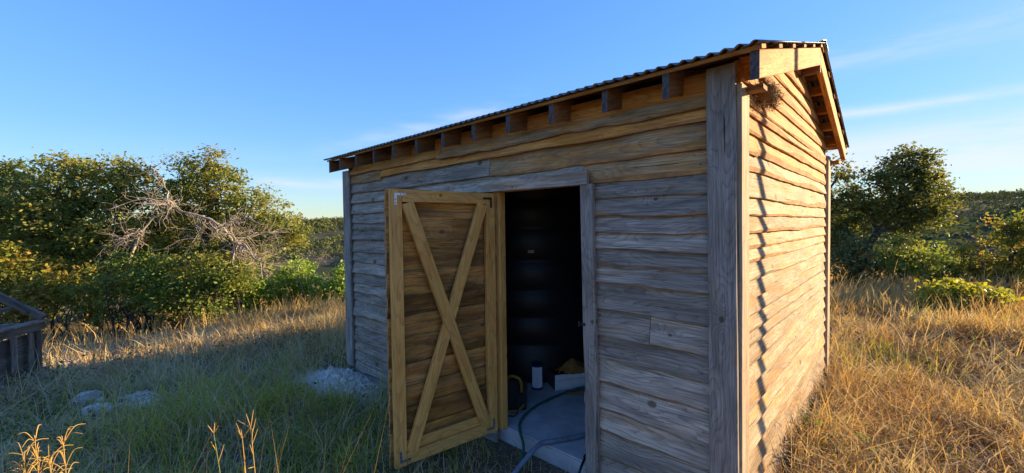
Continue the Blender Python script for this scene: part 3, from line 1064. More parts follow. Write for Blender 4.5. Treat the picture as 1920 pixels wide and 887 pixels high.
# pleated filter cartridge
fl = empty('filter_cartridge', (-2.185, 0.86, 0.001), 'white pleated filter cartridge with dark blue ends standing on the concrete', 'filter')
V, F = [], []
n = 72
for z in (0.022, 0.245):
    for i in range(n):
        a = 2 * math.pi * i / n
        r = 0.054 if i % 2 else 0.049
        V.append((-2.185 + r * math.cos(a), 0.86 + r * math.sin(a), z))
for i in range(n):
    F.append((i, (i + 1) % n, n + (i + 1) % n, n + i))
mesh_obj('pleats', V, F, M['pleat'], fl)
for z0, z1 in ((0.001, 0.024), (0.243, 0.268)):
    pv, pf = lathe([(0.030, z0), (0.057, z0 + 0.002), (0.058, z1 - 0.003), (0.054, z1), (0.03, z1)], 32)
    mesh_obj('end_cap', [(v[0] - 2.185, v[1] + 0.86, v[2]) for v in pv], pf, M['navy'], fl, smooth=False)

# low white cardboard box
bxc = empty('cardboard_box', (-1.95, 1.15, 0.001), 'low open white cardboard box with a tan cloth lying on it', 'box')
o0 = Vector((-2.0, 0.93, 0.002))
e1 = Vector((0.53, 0.85, 0)).normalized()
e2 = Vector((-0.85, 0.53, 0)).normalized()


def quadbox(name, o_, a, b_, c_, la, lb, lc, m, parent):
    V = [o_ + a * (i * la) + b_ * (j * lb) + c_ * (k * lc) for k in (0, 1) for j in (0, 1) for i in (0, 1)]
    F = [(0, 2, 3, 1), (4, 5, 7, 6), (0, 1, 5, 4), (1, 3, 7, 5), (3, 2, 6, 7), (2, 0, 4, 6)]
    return mesh_obj(name, V, F, m, parent)


ez = Vector((0, 0, 1))
bw, bdp, bh = 0.52, 0.26, 0.165
quadbox('box_side', o0, e1, e2, ez, bw, 0.004, bh, M['card'], bxc)
quadbox('box_side', o0 + e2 * (bdp - 0.004), e1, e2, ez, bw, 0.004, bh, M['card'], bxc)
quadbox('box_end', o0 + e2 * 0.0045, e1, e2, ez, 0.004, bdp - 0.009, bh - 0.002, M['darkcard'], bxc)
quadbox('box_end', o0 + e1 * (bw - 0.004) + e2 * 0.0045, e1, e2, ez, 0.004, bdp - 0.009, bh - 0.002, M['card'], bxc)
quadbox('box_bottom', o0 + e1 * 0.005 + e2 * 0.005, e1, e2, ez, bw - 0.01, bdp - 0.01, 0.004, M['card'], bxc)
tl = (e2 * 0.75 + ez * 0.66).normalized()
quadbox('flap', o0 + e2 * (-0.004) + ez * (bh + 0.001), e1, (e2 * -0.35 + ez * -0.9).normalized(), e2, bw * 0.96, 0.05, 0.003, M['card'], bxc)
# leather glove / cloth heaped on the box
V, F = [], []
gn = 26
gc = o0 + e1 * 0.235 + e2 * 0.08
for j in range(gn + 1):
    for i in range(gn + 1):
        u, v = i / gn * 2 - 1, j / gn * 2 - 1
        rr = math.hypot(u, v)
        hgt = 0.125 * math.exp(-(rr / 0.62) ** 2) + 0.030 * noise.noise((u * 3.1, v * 3.1, 2.2)) + 0.018 * noise.noise((u * 7, v * 7, 5))
        over = max(0.0, -v - 0.62)                         # hangs over the near side
        p = gc + e1 * (u * 0.20) + e2 * (v * 0.13 + over * 0.10) + ez * (bh + 0.004 + max(0.002, hgt) - over * 0.15 * (1 - abs(u + 0.1)))
        V.append(p)
for j in range(gn):
    for i in range(gn):
        a = j * (gn + 1) + i
        u, v = (i + .5) / gn * 2 - 1, (j + .5) / gn * 2 - 1
        if math.hypot(u, v) < 0.92 + 0.16 * noise.noise((u * 3, v * 3, 9)):
            F.append((a, a + 1, a + gn + 2, a + gn + 1))
gl = mesh_obj('leather_cloth', V, F, M['tan_cloth'], None, smooth=True)
gl.modifiers.new('t', 'SOLIDIFY').thickness = 0.004
tag(gl, 'crumpled tan leather cloth heaped on the white box', 'cloth')

# offcut of wood under the hose
beam_o = beam('wood_block', (-1.86, 0.93, 0.02), (-1.60, 1.22, 0.02), 0.07, 0.036, M['stud'], None)
tag(beam_o, 'short brown wood offcut lying flat on the concrete before the white box', 'wood')

# tool bag with yellow handle just inside the hinge jamb
bag = empty('tool_bag', (-2.10, 0.36, 0.001), 'black tool bag with yellow handle behind the open door', 'bag')
bm = bmesh.new()
bmesh.ops.create_cube(bm, size=1.0)
bmesh.ops.subdivide_edges(bm, edges=bm.edges, cuts=6, use_grid_fill=True)
for v in bm.verts:
    c_ = v.co
    tpr = 1 - 0.45 * (c_.z + 0.5) ** 2
    q = 0.02 * noise.noise((c_.x * 3, c_.y * 3, c_.z * 3))
    L_ = math.sqrt(max(1e-6, 1 - 0.45 * (2 * c_.x) ** 2 * 0.6))
    v.co = Vector((c_.x * 0.30 + q, c_.y * 0.20 * tpr * L_ + q, (c_.z + 0.5) * 0.26 * (1 - 0.12 * (2 * c_.x) ** 2) + q * 0.5))
me = bpy.data.meshes.new('bag_body')
bm.to_mesh(me)
me.materials.append(M['blacknylon'])
bo = link('bag_body', me)
bo.location = (-2.10, 0.36, 0.004)
bo.rotation_euler = (0, 0, R(50))
attach(bo, bag)


def tube(name, pts, rad, mat, parent=None, n=10, sub=6, smooth=True):
    """tube through a polyline (Catmull-Rom); rad float or list per point"""
    P = [Vector(p) for p in pts]
    rads = rad if isinstance(rad, (list, tuple)) else [rad] * len(P)
    C, Rr = [], []
    for i in range(len(P) - 1):
        p0, p1, p2, p3 = P[max(i - 1, 0)], P[i], P[i + 1], P[min(i + 2, len(P) - 1)]
        for k in range(sub):
            t = k / sub
            C.append(0.5 * ((2 * p1) + (p2 - p0) * t + (2 * p0 - 5 * p1 + 4 * p2 - p3) * t * t + (3 * p1 - p0 - 3 * p2 + p3) * t ** 3))
            Rr.append(rads[i] * (1 - t) + rads[i + 1] * t)
    C.append(P[-1])
    Rr.append(rads[-1])
    V, F = [], []
    ref = Vector((0.13, 0.21, 0.97))
    for i, c_ in enumerate(C):
        d = (C[min(i + 1, len(C) - 1)] - C[max(i - 1, 0)]).normalized()
        a = ref - d * ref.dot(d)
        a.normalize()
        ref = a
        b_ = d.cross(a)
        for k in range(n):
            th = 2 * math.pi * k / n
            V.append(c_ + (a * math.cos(th) + b_ * math.sin(th)) * Rr[i])
    for i in range(len(C) - 1):
        for k in range(n):
            F.append((i * n + k, i * n + (k + 1) % n, (i + 1) * n + (k + 1) % n, (i + 1) * n + k))
    F.append(tuple(reversed(range(n))))
    F.append(tuple(range((len(C) - 1) * n, len(C) * n)))
    if name is None:
        return V, F
    return mesh_obj(name, V, F, mat, parent, smooth=smooth)


tube('handle', [(-2.10, 0.24, 0.20), (-2.03, 0.26, 0.325), (-1.98, 0.29, 0.335), (-1.935, 0.32, 0.30), (-1.93, 0.33, 0.19)], 0.014, M['yellow'], bag)
tube('trim_band', [(-2.13, 0.20, 0.05), (-2.01, 0.22, 0.025), (-1.94, 0.28, 0.03), (-1.92, 0.35, 0.07)], 0.010, M['yellow'], bag)
tube('strap', [(-1.94, 0.29, 0.24), (-1.89, 0.25, 0.13), (-1.89, 0.21, 0.03), (-1.96, 0.17, 0.012), (-2.05, 0.17, 0.012)], 0.006, M['black_rubber'], bag)

tag(tube('green_hose', [(-1.26, -0.50, -0.10), (-1.40, -0.30, -0.06), (-1.50, -0.13, 0.0), (-1.672, 0.02, 0.016), (-1.77, 0.125, 0.016), (-1.85, 0.285, 0.016),
                        (-1.90, 0.54, 0.016), (-1.885, 0.82, 0.018), (-1.84, 1.00, 0.030), (-1.76, 1.10, 0.052), (-1.60, 1.22, 0.05), (-1.3, 1.4, 0.018)], 0.012, M['green_hose']),
    'green garden hose curving over the slab edge into the shed', 'hose')
tag(tube('grey_pipe', [(-1.40, -0.36, -0.07), (-1.395, -0.20, 0.0), (-1.40, -0.09, 0.028), (-1.395, -0.0, 0.028), (-1.31, 0.165, 0.022), (-1.22, 0.36, 0.022), (-1.05, 0.8, 0.022)], 0.019, M['grey_pipe']),
    'thick grey flexible pipe crossing the slab edge in the doorway', 'pipe')
tag(tube('black_cable', [(-0.97, -0.22, -0.09), (-1.01, -0.07, 0.0), (-1.05, 0.04, 0.010), (-1.075, 0.10, 0.010), (-1.06, 0.3, 0.010)], 0.009, M['black_rubber']),
    'short black cable at the foot of the weathered door jamb', 'cable')
tag(tube('ground_pipe', [(-3.15, -1.72, -0.11), (-3.03, -1.568, -0.075), (-2.92, -1.45, -0.07), (-2.80, -1.32, -0.075), (-2.7, -1.2, -0.12)], 0.017, M['grey_pipe']),
    'dull blue grey pipe lying half hidden in the grass', 'pipe')

# bird nest tucked under the eave at the gable corner
V, F = [], []
nc = Vector((0.060, 0.36, 2.50))
for i in range(900):
    d = Vector((random.gauss(0, 1), random.gauss(0, 1), random.gauss(0, 1))).normalized()
    rad = random.uniform(0.3, 1.0)
    p = nc + Vector((d.x * 0.06, d.y * 0.20, d.z * 0.085)) * rad
    t_ = Vector((random.gauss(0, 1), random.gauss(0, 1), random.gauss(0, 0.8))).normalized()
    t_ = (t_ - d * t_.dot(d) * 0.6).normalized()
    l_ = random.uniform(0.03, 0.09)
    q = p + t_ * l_ * 0.5 + d * 0.01
    p = p - t_ * l_ * 0.5
    s_ = t_.cross(d).normalized() * 0.0016
    for pp in (p, q):
        pp.x = max(pp.x, 0.0)
    b_ = len(V)
    V += [p - s_, p + s_, q + s_ * 0.5, q - s_ * 0.5]
    F.append((b_, b_ + 1, b_ + 2, b_ + 3))
nest = mesh_obj('bird_nest', V, F, M['nest'])
tag(nest, 'straw bird nest tucked under the eave at the sunlit gable corner', 'nest')

# steel mast standing out of view to the right: its thin shadow falls down the gable
mast_p = Vector((0.02, 0.475, 0)) + Vector((math.cos(SUN_AZ), math.sin(SUN_AZ), 0)) * 3.4
mz = gz(mast_p.x, mast_p.y)
V, F = lathe([(0.034, mz - 0.2), (0.034, 4.7), (0.025, 4.72)], 16)
mast = mesh_obj('steel_post', [(v[0] + mast_p.x, v[1] + mast_p.y, v[2]) for v in V], F, M['pole_steel'], smooth=True)
tag(mast, 'tall steel post standing in the grass right of the shed', 'post')

# ------------------------------------------------------------------ old timber frame at the left edge
cr = empty('cold_frame', (-7.9, -3.3, -0.2), 'dark old timber box frame with pitched open top at the left edge', 'frame')
A_ = Vector((-7.84, -2.80, 0))
f1 = Vector((0.82, -0.58, 0)).normalized()
f2 = Vector((-0.58, -0.82, 0)).normalized()
LF, LD, HT = 1.5, 1.15, 0.53


def cp(a, b_, z):
    return A_ + f1 * a + f2 * b_ + Vector((0, 0, z))


gb = gz(-7.8, -3) - 0.02
for a in (0.035, LF * 0.5, LF - 0.035):
    for b_ in (0.035, LD - 0.035):
        beam('post', cp(a, b_, gb), cp(a, b_, HT - 0.12), 0.07, 0.07, M['oldwood'], cr, up=f1)
for b_ in (0.0, LD):
    beam('rail', cp(-0.03, b_, HT - 0.055), cp(LF, b_, HT - 0.055), 0.05, 0.10, M['oldwood'], cr)
    beam('rail', cp(-0.05, b_, HT + 0.012), cp(LF, b_, HT + 0.012), 0.13, 0.028, M['oldwood'], cr)
for a in (0.02, LF - 0.02):
    beam('rail', cp(a, 0.03, HT - 0.055), cp(a, LD - 0.03, HT - 0.055), 0.05, 0.09, M['oldwood'], cr)
for a in (0.03, LF * 0.5, LF - 0.03):
    beam('rafter', cp(a, -0.05, HT + 0.055), cp(a, LD / 2, HT + 0.46), 0.055, 0.09, M['oldwood'], cr)
    beam('rafter', cp(a, LD + 0.05, HT + 0.055), cp(a, LD / 2, HT + 0.46), 0.055, 0.09, M['oldwood'], cr)
beam('ridge_beam', cp(-0.02, LD / 2, HT + 0.52), cp(LF, LD / 2, HT + 0.52), 0.05, 0.09, M['oldwood'], cr)
beam('cross_rail', cp(0.04, LD * 0.25, HT + 0.20), cp(LF, LD * 0.25, HT + 0.20), 0.04, 0.05, M['oldwood'], cr)
for k, a in enumerate((0.20, 0.42, 1.02, 1.24)):
    m = (M['oldwood'], M['oldwood'], M['trim'], M['oldwood'])[k % 4]
    beam('slat', cp(a, -0.02, gb + 0.16 + 0.03 * (k % 2)), cp(a + 0.01 * (k % 3 - 1), -0.02, HT - 0.11), 0.018, 0.075, m, cr, up=f1)
beam('panel', cp(0.07, 0.03, (gb + HT) / 2 - 0.02), cp(LF - 0.07, 0.03, (gb + HT) / 2 - 0.02), 0.012, HT - gb - 0.22, M['oldwood'], cr)
beam('sill', cp(-0.02, -0.03, gb + 0.10), cp(LF, -0.03, gb + 0.10), 0.05, 0.12, M['oldwood'], cr)
lb = beam('timber_plank', cp(0.0, -0.13, gb + 0.09), cp(0.75, -0.16, gb + 0.10), 0.09, 0.03, M['trim'], None)
tag(lb, 'short weathered plank lying at the foot of the old timber frame', 'plank')

# ------------------------------------------------------------------ stones and spoil heap


def rock(name, loc, sx_, sy_, sz_, seed, mat):
    bm = bmesh.new()
    bmesh.ops.create_icosphere(bm, subdivisions=3, radius=1.0)
    for v in bm.verts:
        d = v.co.copy()
        q = 1 + 0.28 * noise.noise(d * 1.3 + Vector((seed, 0, 0))) + 0.12 * noise.noise(d * 3.5 + Vector((0, seed, 0)))
        # flatten into facets
        for nn in ((0.8, 0.3, 0.5), (-0.7, 0.5, 0.4), (0.1, -0.9, 0.4), (0.2, 0.1, 0.97)):
            nv = Vector(nn).normalized()
            dd_ = d.dot(nv) * q
            if dd_ > 0.72:
                q *= 0.72 / dd_ + 0.06
        v.co = Vector((d.x * q * sx_, d.y * q * sy_, d.z * q * sz_))
    me = bpy.data.meshes.new(name)
    bm.to_mesh(me)
    me.materials.append(mat)
    o = link(name, me)
    o.location = loc
    o.rotation_euler = (0, 0, seed * 1.7)
    return o


tag(rock('limestone_rock', (-6.05, -2.43, gz(-6.05, -2.43) + 0.04), 0.145, 0.10, 0.075, 1.2, M['stone']), 'white limestone rock nearest the old timber frame, farther of two', 'rock')
tag(rock('limestone_rock', (-5.45, -2.36, gz(-5.45, -2.36) + 0.035), 0.15, 0.11, 0.06, 4.0, M['stone']), 'flat white limestone rock in the grass, nearer of two', 'rock')
tag(rock('limestone_rock', (-5.84, -2.33, gz(-5.84, -2.33) + 0.02), 0.08, 0.05, 0.035, 7.1, M['stone']), 'small white stone between the two limestone rocks', 'rock')


def heap(name, cx, cy, rx, ry, h, n, label, seed, smin=0.008, smax=0.028):
    """low mound of loose stones (stuff)"""
    r_ = np.random.default_rng(seed)
    V, F = [], []
    N = 22
    for j in range(N + 1):
        for i in range(N + 1):
            u, v = i / N * 2 - 1, j / N * 2 - 1
            x, y = cx + u * rx, cy + v * ry
            z = h * math.exp(-2.4 * (u * u + v * v)) + 0.05 * noise.noise((x * 4, y * 4, seed)) + 0.02 * noise.noise((x * 14, y * 14, seed)) - 0.03
            if u * u + v * v > 0.9:
                z -= 0.06
            V.append((x, y, gz(x, y) + z))
    for j in range(N):
        for i in range(N):
            a = j * (N + 1) + i
            F.append((a, a + 1, a + N + 2, a + N + 1))
    oct_v = [(1, 0, 0), (-1, 0, 0), (0, 1, 0), (0, -1, 0), (0, 0, 1), (0, 0, -1)]
    oct_f = [(0, 2, 4), (2, 1, 4), (1, 3, 4), (3, 0, 4), (2, 0, 5), (1, 2, 5), (3, 1, 5), (0, 3, 5)]
    for k in range(n):
        u, v = r_.normal(0, 0.45), r_.normal(0, 0.45)
        x, y = cx + u * rx, cy + v * ry
        if y > -0.1 and x > -4.6 and x < 0:
            continue
        z = gz(x, y) + h * math.exp(-2.4 * (u * u + v * v)) - 0.02
        s = r_.uniform(smin, smax) * (1.8 if r_.random() < 0.06 else 1)
        rot = Matrix.Rotation(r_.uniform(0, 6.28), 3, Vector(r_.normal(0, 1, 3)).normalized())
        b_ = len(V)
        sc = r_.uniform(0.55, 1.25, 3)
        for q in oct_v:
            p = rot @ Vector((q[0] * sc[0], q[1] * sc[1], q[2] * sc[2])) * s
            V.append((x + p.x, y + p.y, z + p.z))
        F += [tuple(b_ + t_ for t_ in f) for f in oct_f]
    o = mesh_obj(name, V, F, M['gravel'])
    o['kind'] = 'stuff'
    tag(o, label, 'gravel')
    return o


heap('gravel_heap', -4.20, -0.36, 0.85, 0.46, 0.12, 3200, 'heap of white caliche gravel against the far end of the front wall', 3, 0.010, 0.036)
heap('gravel_patch', -5.55, -2.02, 0.55, 0.30, 0.03, 420, 'bare patch of pale gravel beside the limestone rocks', 5)
heap('gravel_patch', -8.75, -2.55, 0.7, 0.35, 0.03, 420, 'bare patch of pale gravel right of the old timber frame', 6, 0.012, 0.04)
heap('gravel_patch', 1.25, 5.6, 1.3, 0.45, 0.02, 500, 'bare pale gravel showing through the grass right of the shed', 8, 0.008, 0.03)

# ------------------------------------------------------------------ trees and bushes


def rnd_unit(n, r_):
    v = r_.normal(0, 1, (n, 3))
    return v / np.linalg.norm(v, axis=1, keepdims=True)


def leaf_quads(P, size, r_, asp=0.55, droop=0.0):
    """one rhombic leaf per point"""
    n = len(P)
    a = rnd_unit(n, r_)
    a[:, 2] = a[:, 2] * 0.6 + 0.15 - droop
    a /= np.linalg.norm(a, axis=1, keepdims=True)
    nrm = rnd_unit(n, r_)
    nrm[:, 2] += 0.15
    b_ = np.cross(nrm, a)
    b_ /= (np.linalg.norm(b_, axis=1, keepdims=True) + 1e-9)
    s = size * (0.5 + 1.1 * r_.random((n, 1)) ** 1.3)
    a = a * s
    b_ = b_ * s * asp * 0.5
    V = np.empty((n, 4, 3))
    V[:, 0] = P
    V[:, 1] = P + a * 0.45 + b_
    V[:, 2] = P + a
    V[:, 3] = P + a * 0.55 - b_
    F = np.arange(n * 4).reshape(n, 4)
    return V.reshape(-1, 3), F


def crown_points(lobes, r_, dens, per, spread, shell=0.55):
    pts, cents = [], []
    for (x, y, z, rd) in lobes:
        nc_ = max(6, int(dens * rd * rd))
        d = rnd_unit(nc_, r_)
        rr = (shell + (1.05 - shell) * r_.random(nc_) ** 0.6) * (1 + 0.20 * r_.normal(0, 1, nc_))
        c = np.array([x, y, z]) + d * (rd * np.clip(rr, 0.1, 1.35))[:, None] * np.array([1, 1, 0.92])
        cents.append(c)
        k = (per * (0.25 + 1.7 * r_.random(nc_))).astype(int)
        idx = np.repeat(np.arange(nc_), k)
        sp_ = (spread * r_.uniform(0.5, 1.45, nc_))[idx][:, None]
        pts.append(c[idx] + r_.normal(0, 1, (len(idx), 3)) * sp_ * np.array([1, 1, 0.65]))
    return np.vstack(pts), np.vstack(cents)


def limb_mesh(paths, n=7):
    V, F = [], []
    for pts, rads in paths:
        v, f = tube(None, pts, rads, None, n=n, sub=4)
        b_ = len(V)
        V += v
        F += [tuple(b_ + i for i in q) for q in f]
    return V, F


def jitter_path(A, B, k, amt, r_):
    A, B = Vector(A), Vector(B)
    L = (B - A).length
    return [A] + [A.lerp(B, i / k) + Vector(r_.normal(0, 1, 3)) * L * amt for i in range(1, k)] + [B]


def tree(name, label, cat, lobes, trunk, rad, mat, dens, per, leaf, spread, seed, group=None, bark='bark', twigs=60, asp=0.55, shell=0.55, keep=None):
    r_ = np.random.default_rng(seed)
    P, C = crown_points(lobes, r_, dens, per, spread, shell)
    gzv = hill_height(P[:, 0], P[:, 1])
    P = P[P[:, 2] > gzv + 0.02]
    base = Vector(trunk[0])
    base.z = gz(base.x, base.y) - 0.08
    tr = [base] + [Vector(q) for q in trunk[1:]]
    e = empty(name, base, label, cat, group)
    V, F = leaf_quads(P, leaf, r_, asp)
    me = np_mesh('crown', V, F, M[mat])
    link('crown', me, e)
    paths = [(tr, [rad * (1.15 - 0.75 * i / (len(tr) - 1)) for i in range(len(tr))])]
    top = tr[-1]
    for (x, y, z, rd) in lobes:
        c = Vector((x, y, z))
        s = min(tr[1:], key=lambda q: (q - c).length + max(0, q.z - c.z) * 2)
        if (s - c).length > 0.1:
            paths.append((jitter_path(s, c, 4, 0.06, r_), [rad * 0.5, rad * 0.42, rad * 0.36, rad * 0.28, rad * 0.18]))
    sel = r_.choice(len(C), min(twigs, len(C)), replace=False)
    for i in sel:
        c = Vector(C[i])
        lb_ = min(lobes, key=lambda q: (Vector(q[:3]) - c).length)
        paths.append((jitter_path(Vector(lb_[:3]), c, 3, 0.09, r_), [rad * 0.16, rad * 0.12, rad * 0.09, 0.004]))
    V, F = limb_mesh(paths, 6)
    t_ = mesh_obj('trunk', V, F, M[bark], e, smooth=True)
    return e


def bush(name, label, lobes, mat, dens, per, leaf, spread, seed, group=None, asp=0.6, stems=7, shell=0.35):
    """several thin stems rising from the ground into the leaves"""
    r_ = np.random.default_rng(seed)
    P, C = crown_points(lobes, r_, dens, per, spread, shell)
    gzv = hill_height(P[:, 0], P[:, 1])
    P = P[P[:, 2] > gzv + 0.03]
    cx, cy = np.mean([q[0] for q in lobes]), np.mean([q[1] for q in lobes])
    base = Vector((cx, cy, gz(cx, cy)))
    e = empty(name, base, label, 'bush', group)
    V, F = leaf_quads(P, leaf, r_, asp)
    link('foliage', np_mesh('foliage', V, F, M[mat]), e)
    paths = []
    for (x, y, z, rd) in lobes:
        for k in range(stems):
            b0 = Vector((x + r_.normal(0, 0.12), y + r_.normal(0, 0.12), 0))
            b0.z = gz(b0.x, b0.y) - 0.05
            t0 = Vector((x, y, z)) + Vector(rnd_unit(1, r_)[0]) * rd * 0.9
            t0.z = max(t0.z, b0.z + 0.25)
            paths.append((jitter_path(b0, t0, 4, 0.05, r_), [0.02, 0.016, 0.012, 0.008, 0.004]))
    V, F = limb_mesh(paths, 5)
    mesh_obj('stem', V, F, M['bark'], e, smooth=True)
    return e


T1 = [(-17.54, -3.18, 2.26, 1.14), (-16.55, -2.22, 3.00, 0.91), (-16.87, -2.57, 1.79, 1.30), (-15.83, -1.54, 2.99, 0.76), (-19.03, -3.78, 1.66, 1.20), (-15.76, -1.53, 1.62, 0.99), (-18.99, -4.54, 2.29, 1.22), (-15.00, -0.76, 2.75, 0.61), (-17.88, -3.47, 3.11, 0.61), (-16.53, -2.28, 0.72, 1.07), (-15.50, -1.21, 3.37, 0.43), (-16.78, -2.41, 3.54, 0.46)]
T2 = [(-14.52, 0.41, 3.72, 0.48), (-14.67, 0.25, 3.09, 0.67), (-14.09, 0.79, 3.08, 0.64), (-13.62, 1.20, 2.28, 0.71), (-13.10, 1.68, 1.87, 0.64), (-12.69, 2.05, 1.55, 0.48), (-14.97, 0.60, 1.90, 0.99), (-15.82, -0.18, 2.24, 0.83), (-16.17, -0.54, 1.43, 0.99), (-15.06, -0.08, 0.63, 0.96), (-13.67, 1.11, 1.17, 0.71), (-14.36, 0.44, 0.47, 0.79), (-15.51, -0.65, 0.33, 0.87)]
tree('live_oak_tree', 'broad live oak with wide olive crown at the far left', 'tree', T1,
     [(-16.35, -2.17, -0.8), (-16.19, -1.98, 0.26), (-16.53, -2.27, 1.18), (-16.88, -2.56, 1.94)], 0.16, 'oak_leaf', 110, 46, 0.085, 0.15, 11, 'oaks around the clearing', twigs=120)
tree('live_oak_tree', 'tallest live oak behind the bleached dead branches', 'tree', T2,
     [(-14.64, 0.26, -0.9), (-14.71, 0.26, 0.94), (-14.55, 0.46, 2.22), (-14.68, 0.38, 3.34)], 0.15, 'oak_leaf', 120, 46, 0.080, 0.13, 12, 'oaks around the clearing', twigs=120)
T4 = [(-0.71, 11.28, 2.01, 0.63), (-0.65, 11.37, 2.91, 0.36), (-0.50, 11.45, 1.23, 0.59), (-1.0, 11.2, 1.70, 0.55), (-0.91, 11.07, 1.10, 0.60), (-0.36, 11.62, 2.35, 0.28), (-1.7, 11.6, 1.3, 0.7), (-1.7, 11.7, 3.75, 0.62), (-2.65, 12.0, 3.45, 0.62), (-3.0, 12.1, 2.7, 0.65), (-2.9, 12.1, 1.5, 0.7), (-1.45, 11.6, 3.85, 0.5)]
tree('live_oak_tree', 'broad live oak rising directly behind the right end of the shed', 'tree', T4,
     [(-1.75, 11.5, -0.08), (-1.8, 11.6, 0.96), (-2.2, 11.8, 1.94)], 0.13, 'oak_leaf2', 150, 46, 0.075, 0.12, 14, 'oaks around the clearing', twigs=80)
T5 = [(0.07, 11.35, 2.65, 0.40), (0.55, 11.82, 3.10, 0.37), (0.61, 11.85, 2.50, 0.53), (0.99, 12.22, 2.56, 0.37), (0.22, 11.47, 2.05, 0.43), (0.81, 12.02, 1.90, 0.48), (1.19, 12.38, 1.83, 0.27), (0.57, 11.78, 1.64, 0.34), (-0.07, 11.20, 1.92, 0.29), (0.78, 12.02, 3.32, 0.26), (1.28, 12.42, 2.25, 0.30), (1.02, 12.22, 2.95, 0.27)]
tree('live_oak_tree', 'leaning live oak with rounded crown right of the shed', 'tree', T5,
     [(-0.39, 10.82, -0.01), (-0.06, 11.17, 0.98), (0.18, 11.41, 1.51), (0.56, 11.79, 2.04)], 0.11, 'oak_leaf2', 165, 48, 0.075, 0.115, 15, 'oaks around the clearing', twigs=90)
T6 = [(2.31, 12.18, 1.49, 0.27), (2.45, 12.29, 0.94, 0.49), (2.75, 12.59, 1.30, 0.55), (2.32, 12.15, 0.46, 0.37), (2.67, 12.48, 0.51, 0.49)]
tree('small_oak_tree', 'small tree with yellowing top at the right edge', 'tree', T6,
     [(2.37, 12.17, -0.09), (2.40, 12.24, 0.64), (2.44, 12.30, 1.25)], 0.06, 'bush_yellow', 160, 46, 0.07, 0.10, 16, twigs=60)

bush('leafy_bush', 'yellow green bush with rusty leaves behind the timber frame',
     [(-15.64, -3.93, 0.52, 0.84), (-14.89, -3.22, 0.44, 0.71), (-14.23, -2.61, 0.30, 0.62), (-14.79, -3.15, -0.15, 0.52), (-15.37, -3.65, 1.03, 0.52)], 'bush_yellow', 110, 44, 0.08, 0.13, 21, 'bushes along the clearing')
bush('leafy_bush', 'wide mid green bush under the dead branches',
     [(-13.6, -1.95, 0.10, 0.66), (-12.9, -1.33, 0.18, 0.66), (-12.2, -0.74, 0.05, 0.62), (-11.6, -0.15, 0.06, 0.55), (-13.1, -1.6, 0.60, 0.5), (-12.1, -0.60, 0.62, 0.55), (-11.45, -0.02, 0.45, 0.42), (-12.7, -1.15, 0.85, 0.45), (-11.3, 0.30, 0.55, 0.42), (-11.75, -0.2, 0.95, 0.35)], 'bush_green', 120, 46, 0.075, 0.12, 22, 'bushes along the clearing')
bush('leafy_bush', 'bright lime bush right of the dead branches',
     [(-11.91, 0.39, -0.05, 0.44), (-11.56, 0.73, 0.15, 0.41), (-11.70, 0.57, -0.33, 0.34)], 'bush_lime', 190, 44, 0.075, 0.11, 23, 'bushes along the clearing')
bush('leafy_bush', 'lime bush with a forked bare branch above it',
     [(-11.71, 1.54, 0.03, 0.53), (-11.45, 1.80, 0.46, 0.41), (-11.13, 2.09, 0.02, 0.44), (-11.60, 1.62, -0.41, 0.41)], 'bush_lime', 190, 44, 0.075, 0.11, 24, 'bushes along the clearing')
bush('leafy_bush', 'lime bush against the left corner of the shed',
     [(-10.70, 2.49, 0.01, 0.44), (-10.44, 2.75, 0.37, 0.44), (-10.33, 2.83, -0.14, 0.41)], 'bush_lime', 210, 44, 0.075, 0.11, 25, 'bushes along the clearing')
bush('leafy_bush', 'dull green bush just right of the shed wall',
     [(-0.48, 10.07, 0.59, 0.51), (-0.07, 10.46, 0.64, 0.43), (-0.26, 10.30, 1.03, 0.38)], 'bush_dull', 150, 44, 0.07, 0.10, 26, 'bushes along the clearing')
bush('leafy_bush', 'green bush below the leaning oak crown',
     [(0.35, 10.86, 0.76, 0.43), (0.72, 11.20, 0.63, 0.46), (0.58, 11.08, 1.01, 0.33)], 'bush_green', 150, 44, 0.07, 0.10, 27, 'bushes along the clearing')
bush('leafy_bush', 'green bush between the leaning oak and the sapling',
     [(1.15, 12.02, 0.58, 0.44), (1.48, 12.32, 0.38, 0.37), (1.05, 11.94, 0.91, 0.29)], 'bush_green', 150, 44, 0.07, 0.10, 28, 'bushes along the clearing')
bush('oak_sapling', 'slender yellow green sapling left of the edge tree',
     [(1.71, 11.87, 1.03, 0.16), (1.90, 12.04, 0.69, 0.27), (1.78, 11.92, 0.38, 0.27), (2.08, 12.20, 0.37, 0.27)], 'bush_yellow', 200, 34, 0.07, 0.08, 29)
bush('low_bush', 'low golden green bush standing in the dry grass at right',
     [(0.99, 8.33, 0.32, 0.2), (1.2, 8.54, 0.38, 0.22), (1.43, 8.78, 0.39, 0.22), (1.66, 9.0, 0.36, 0.2), (1.88, 9.18, 0.29, 0.16), (1.11, 8.44, 0.21, 0.2), (1.34, 8.68, 0.23, 0.2), (1.57, 8.9, 0.23, 0.2)], 'bush_gold', 420, 34, 0.07, 0.07, 30)

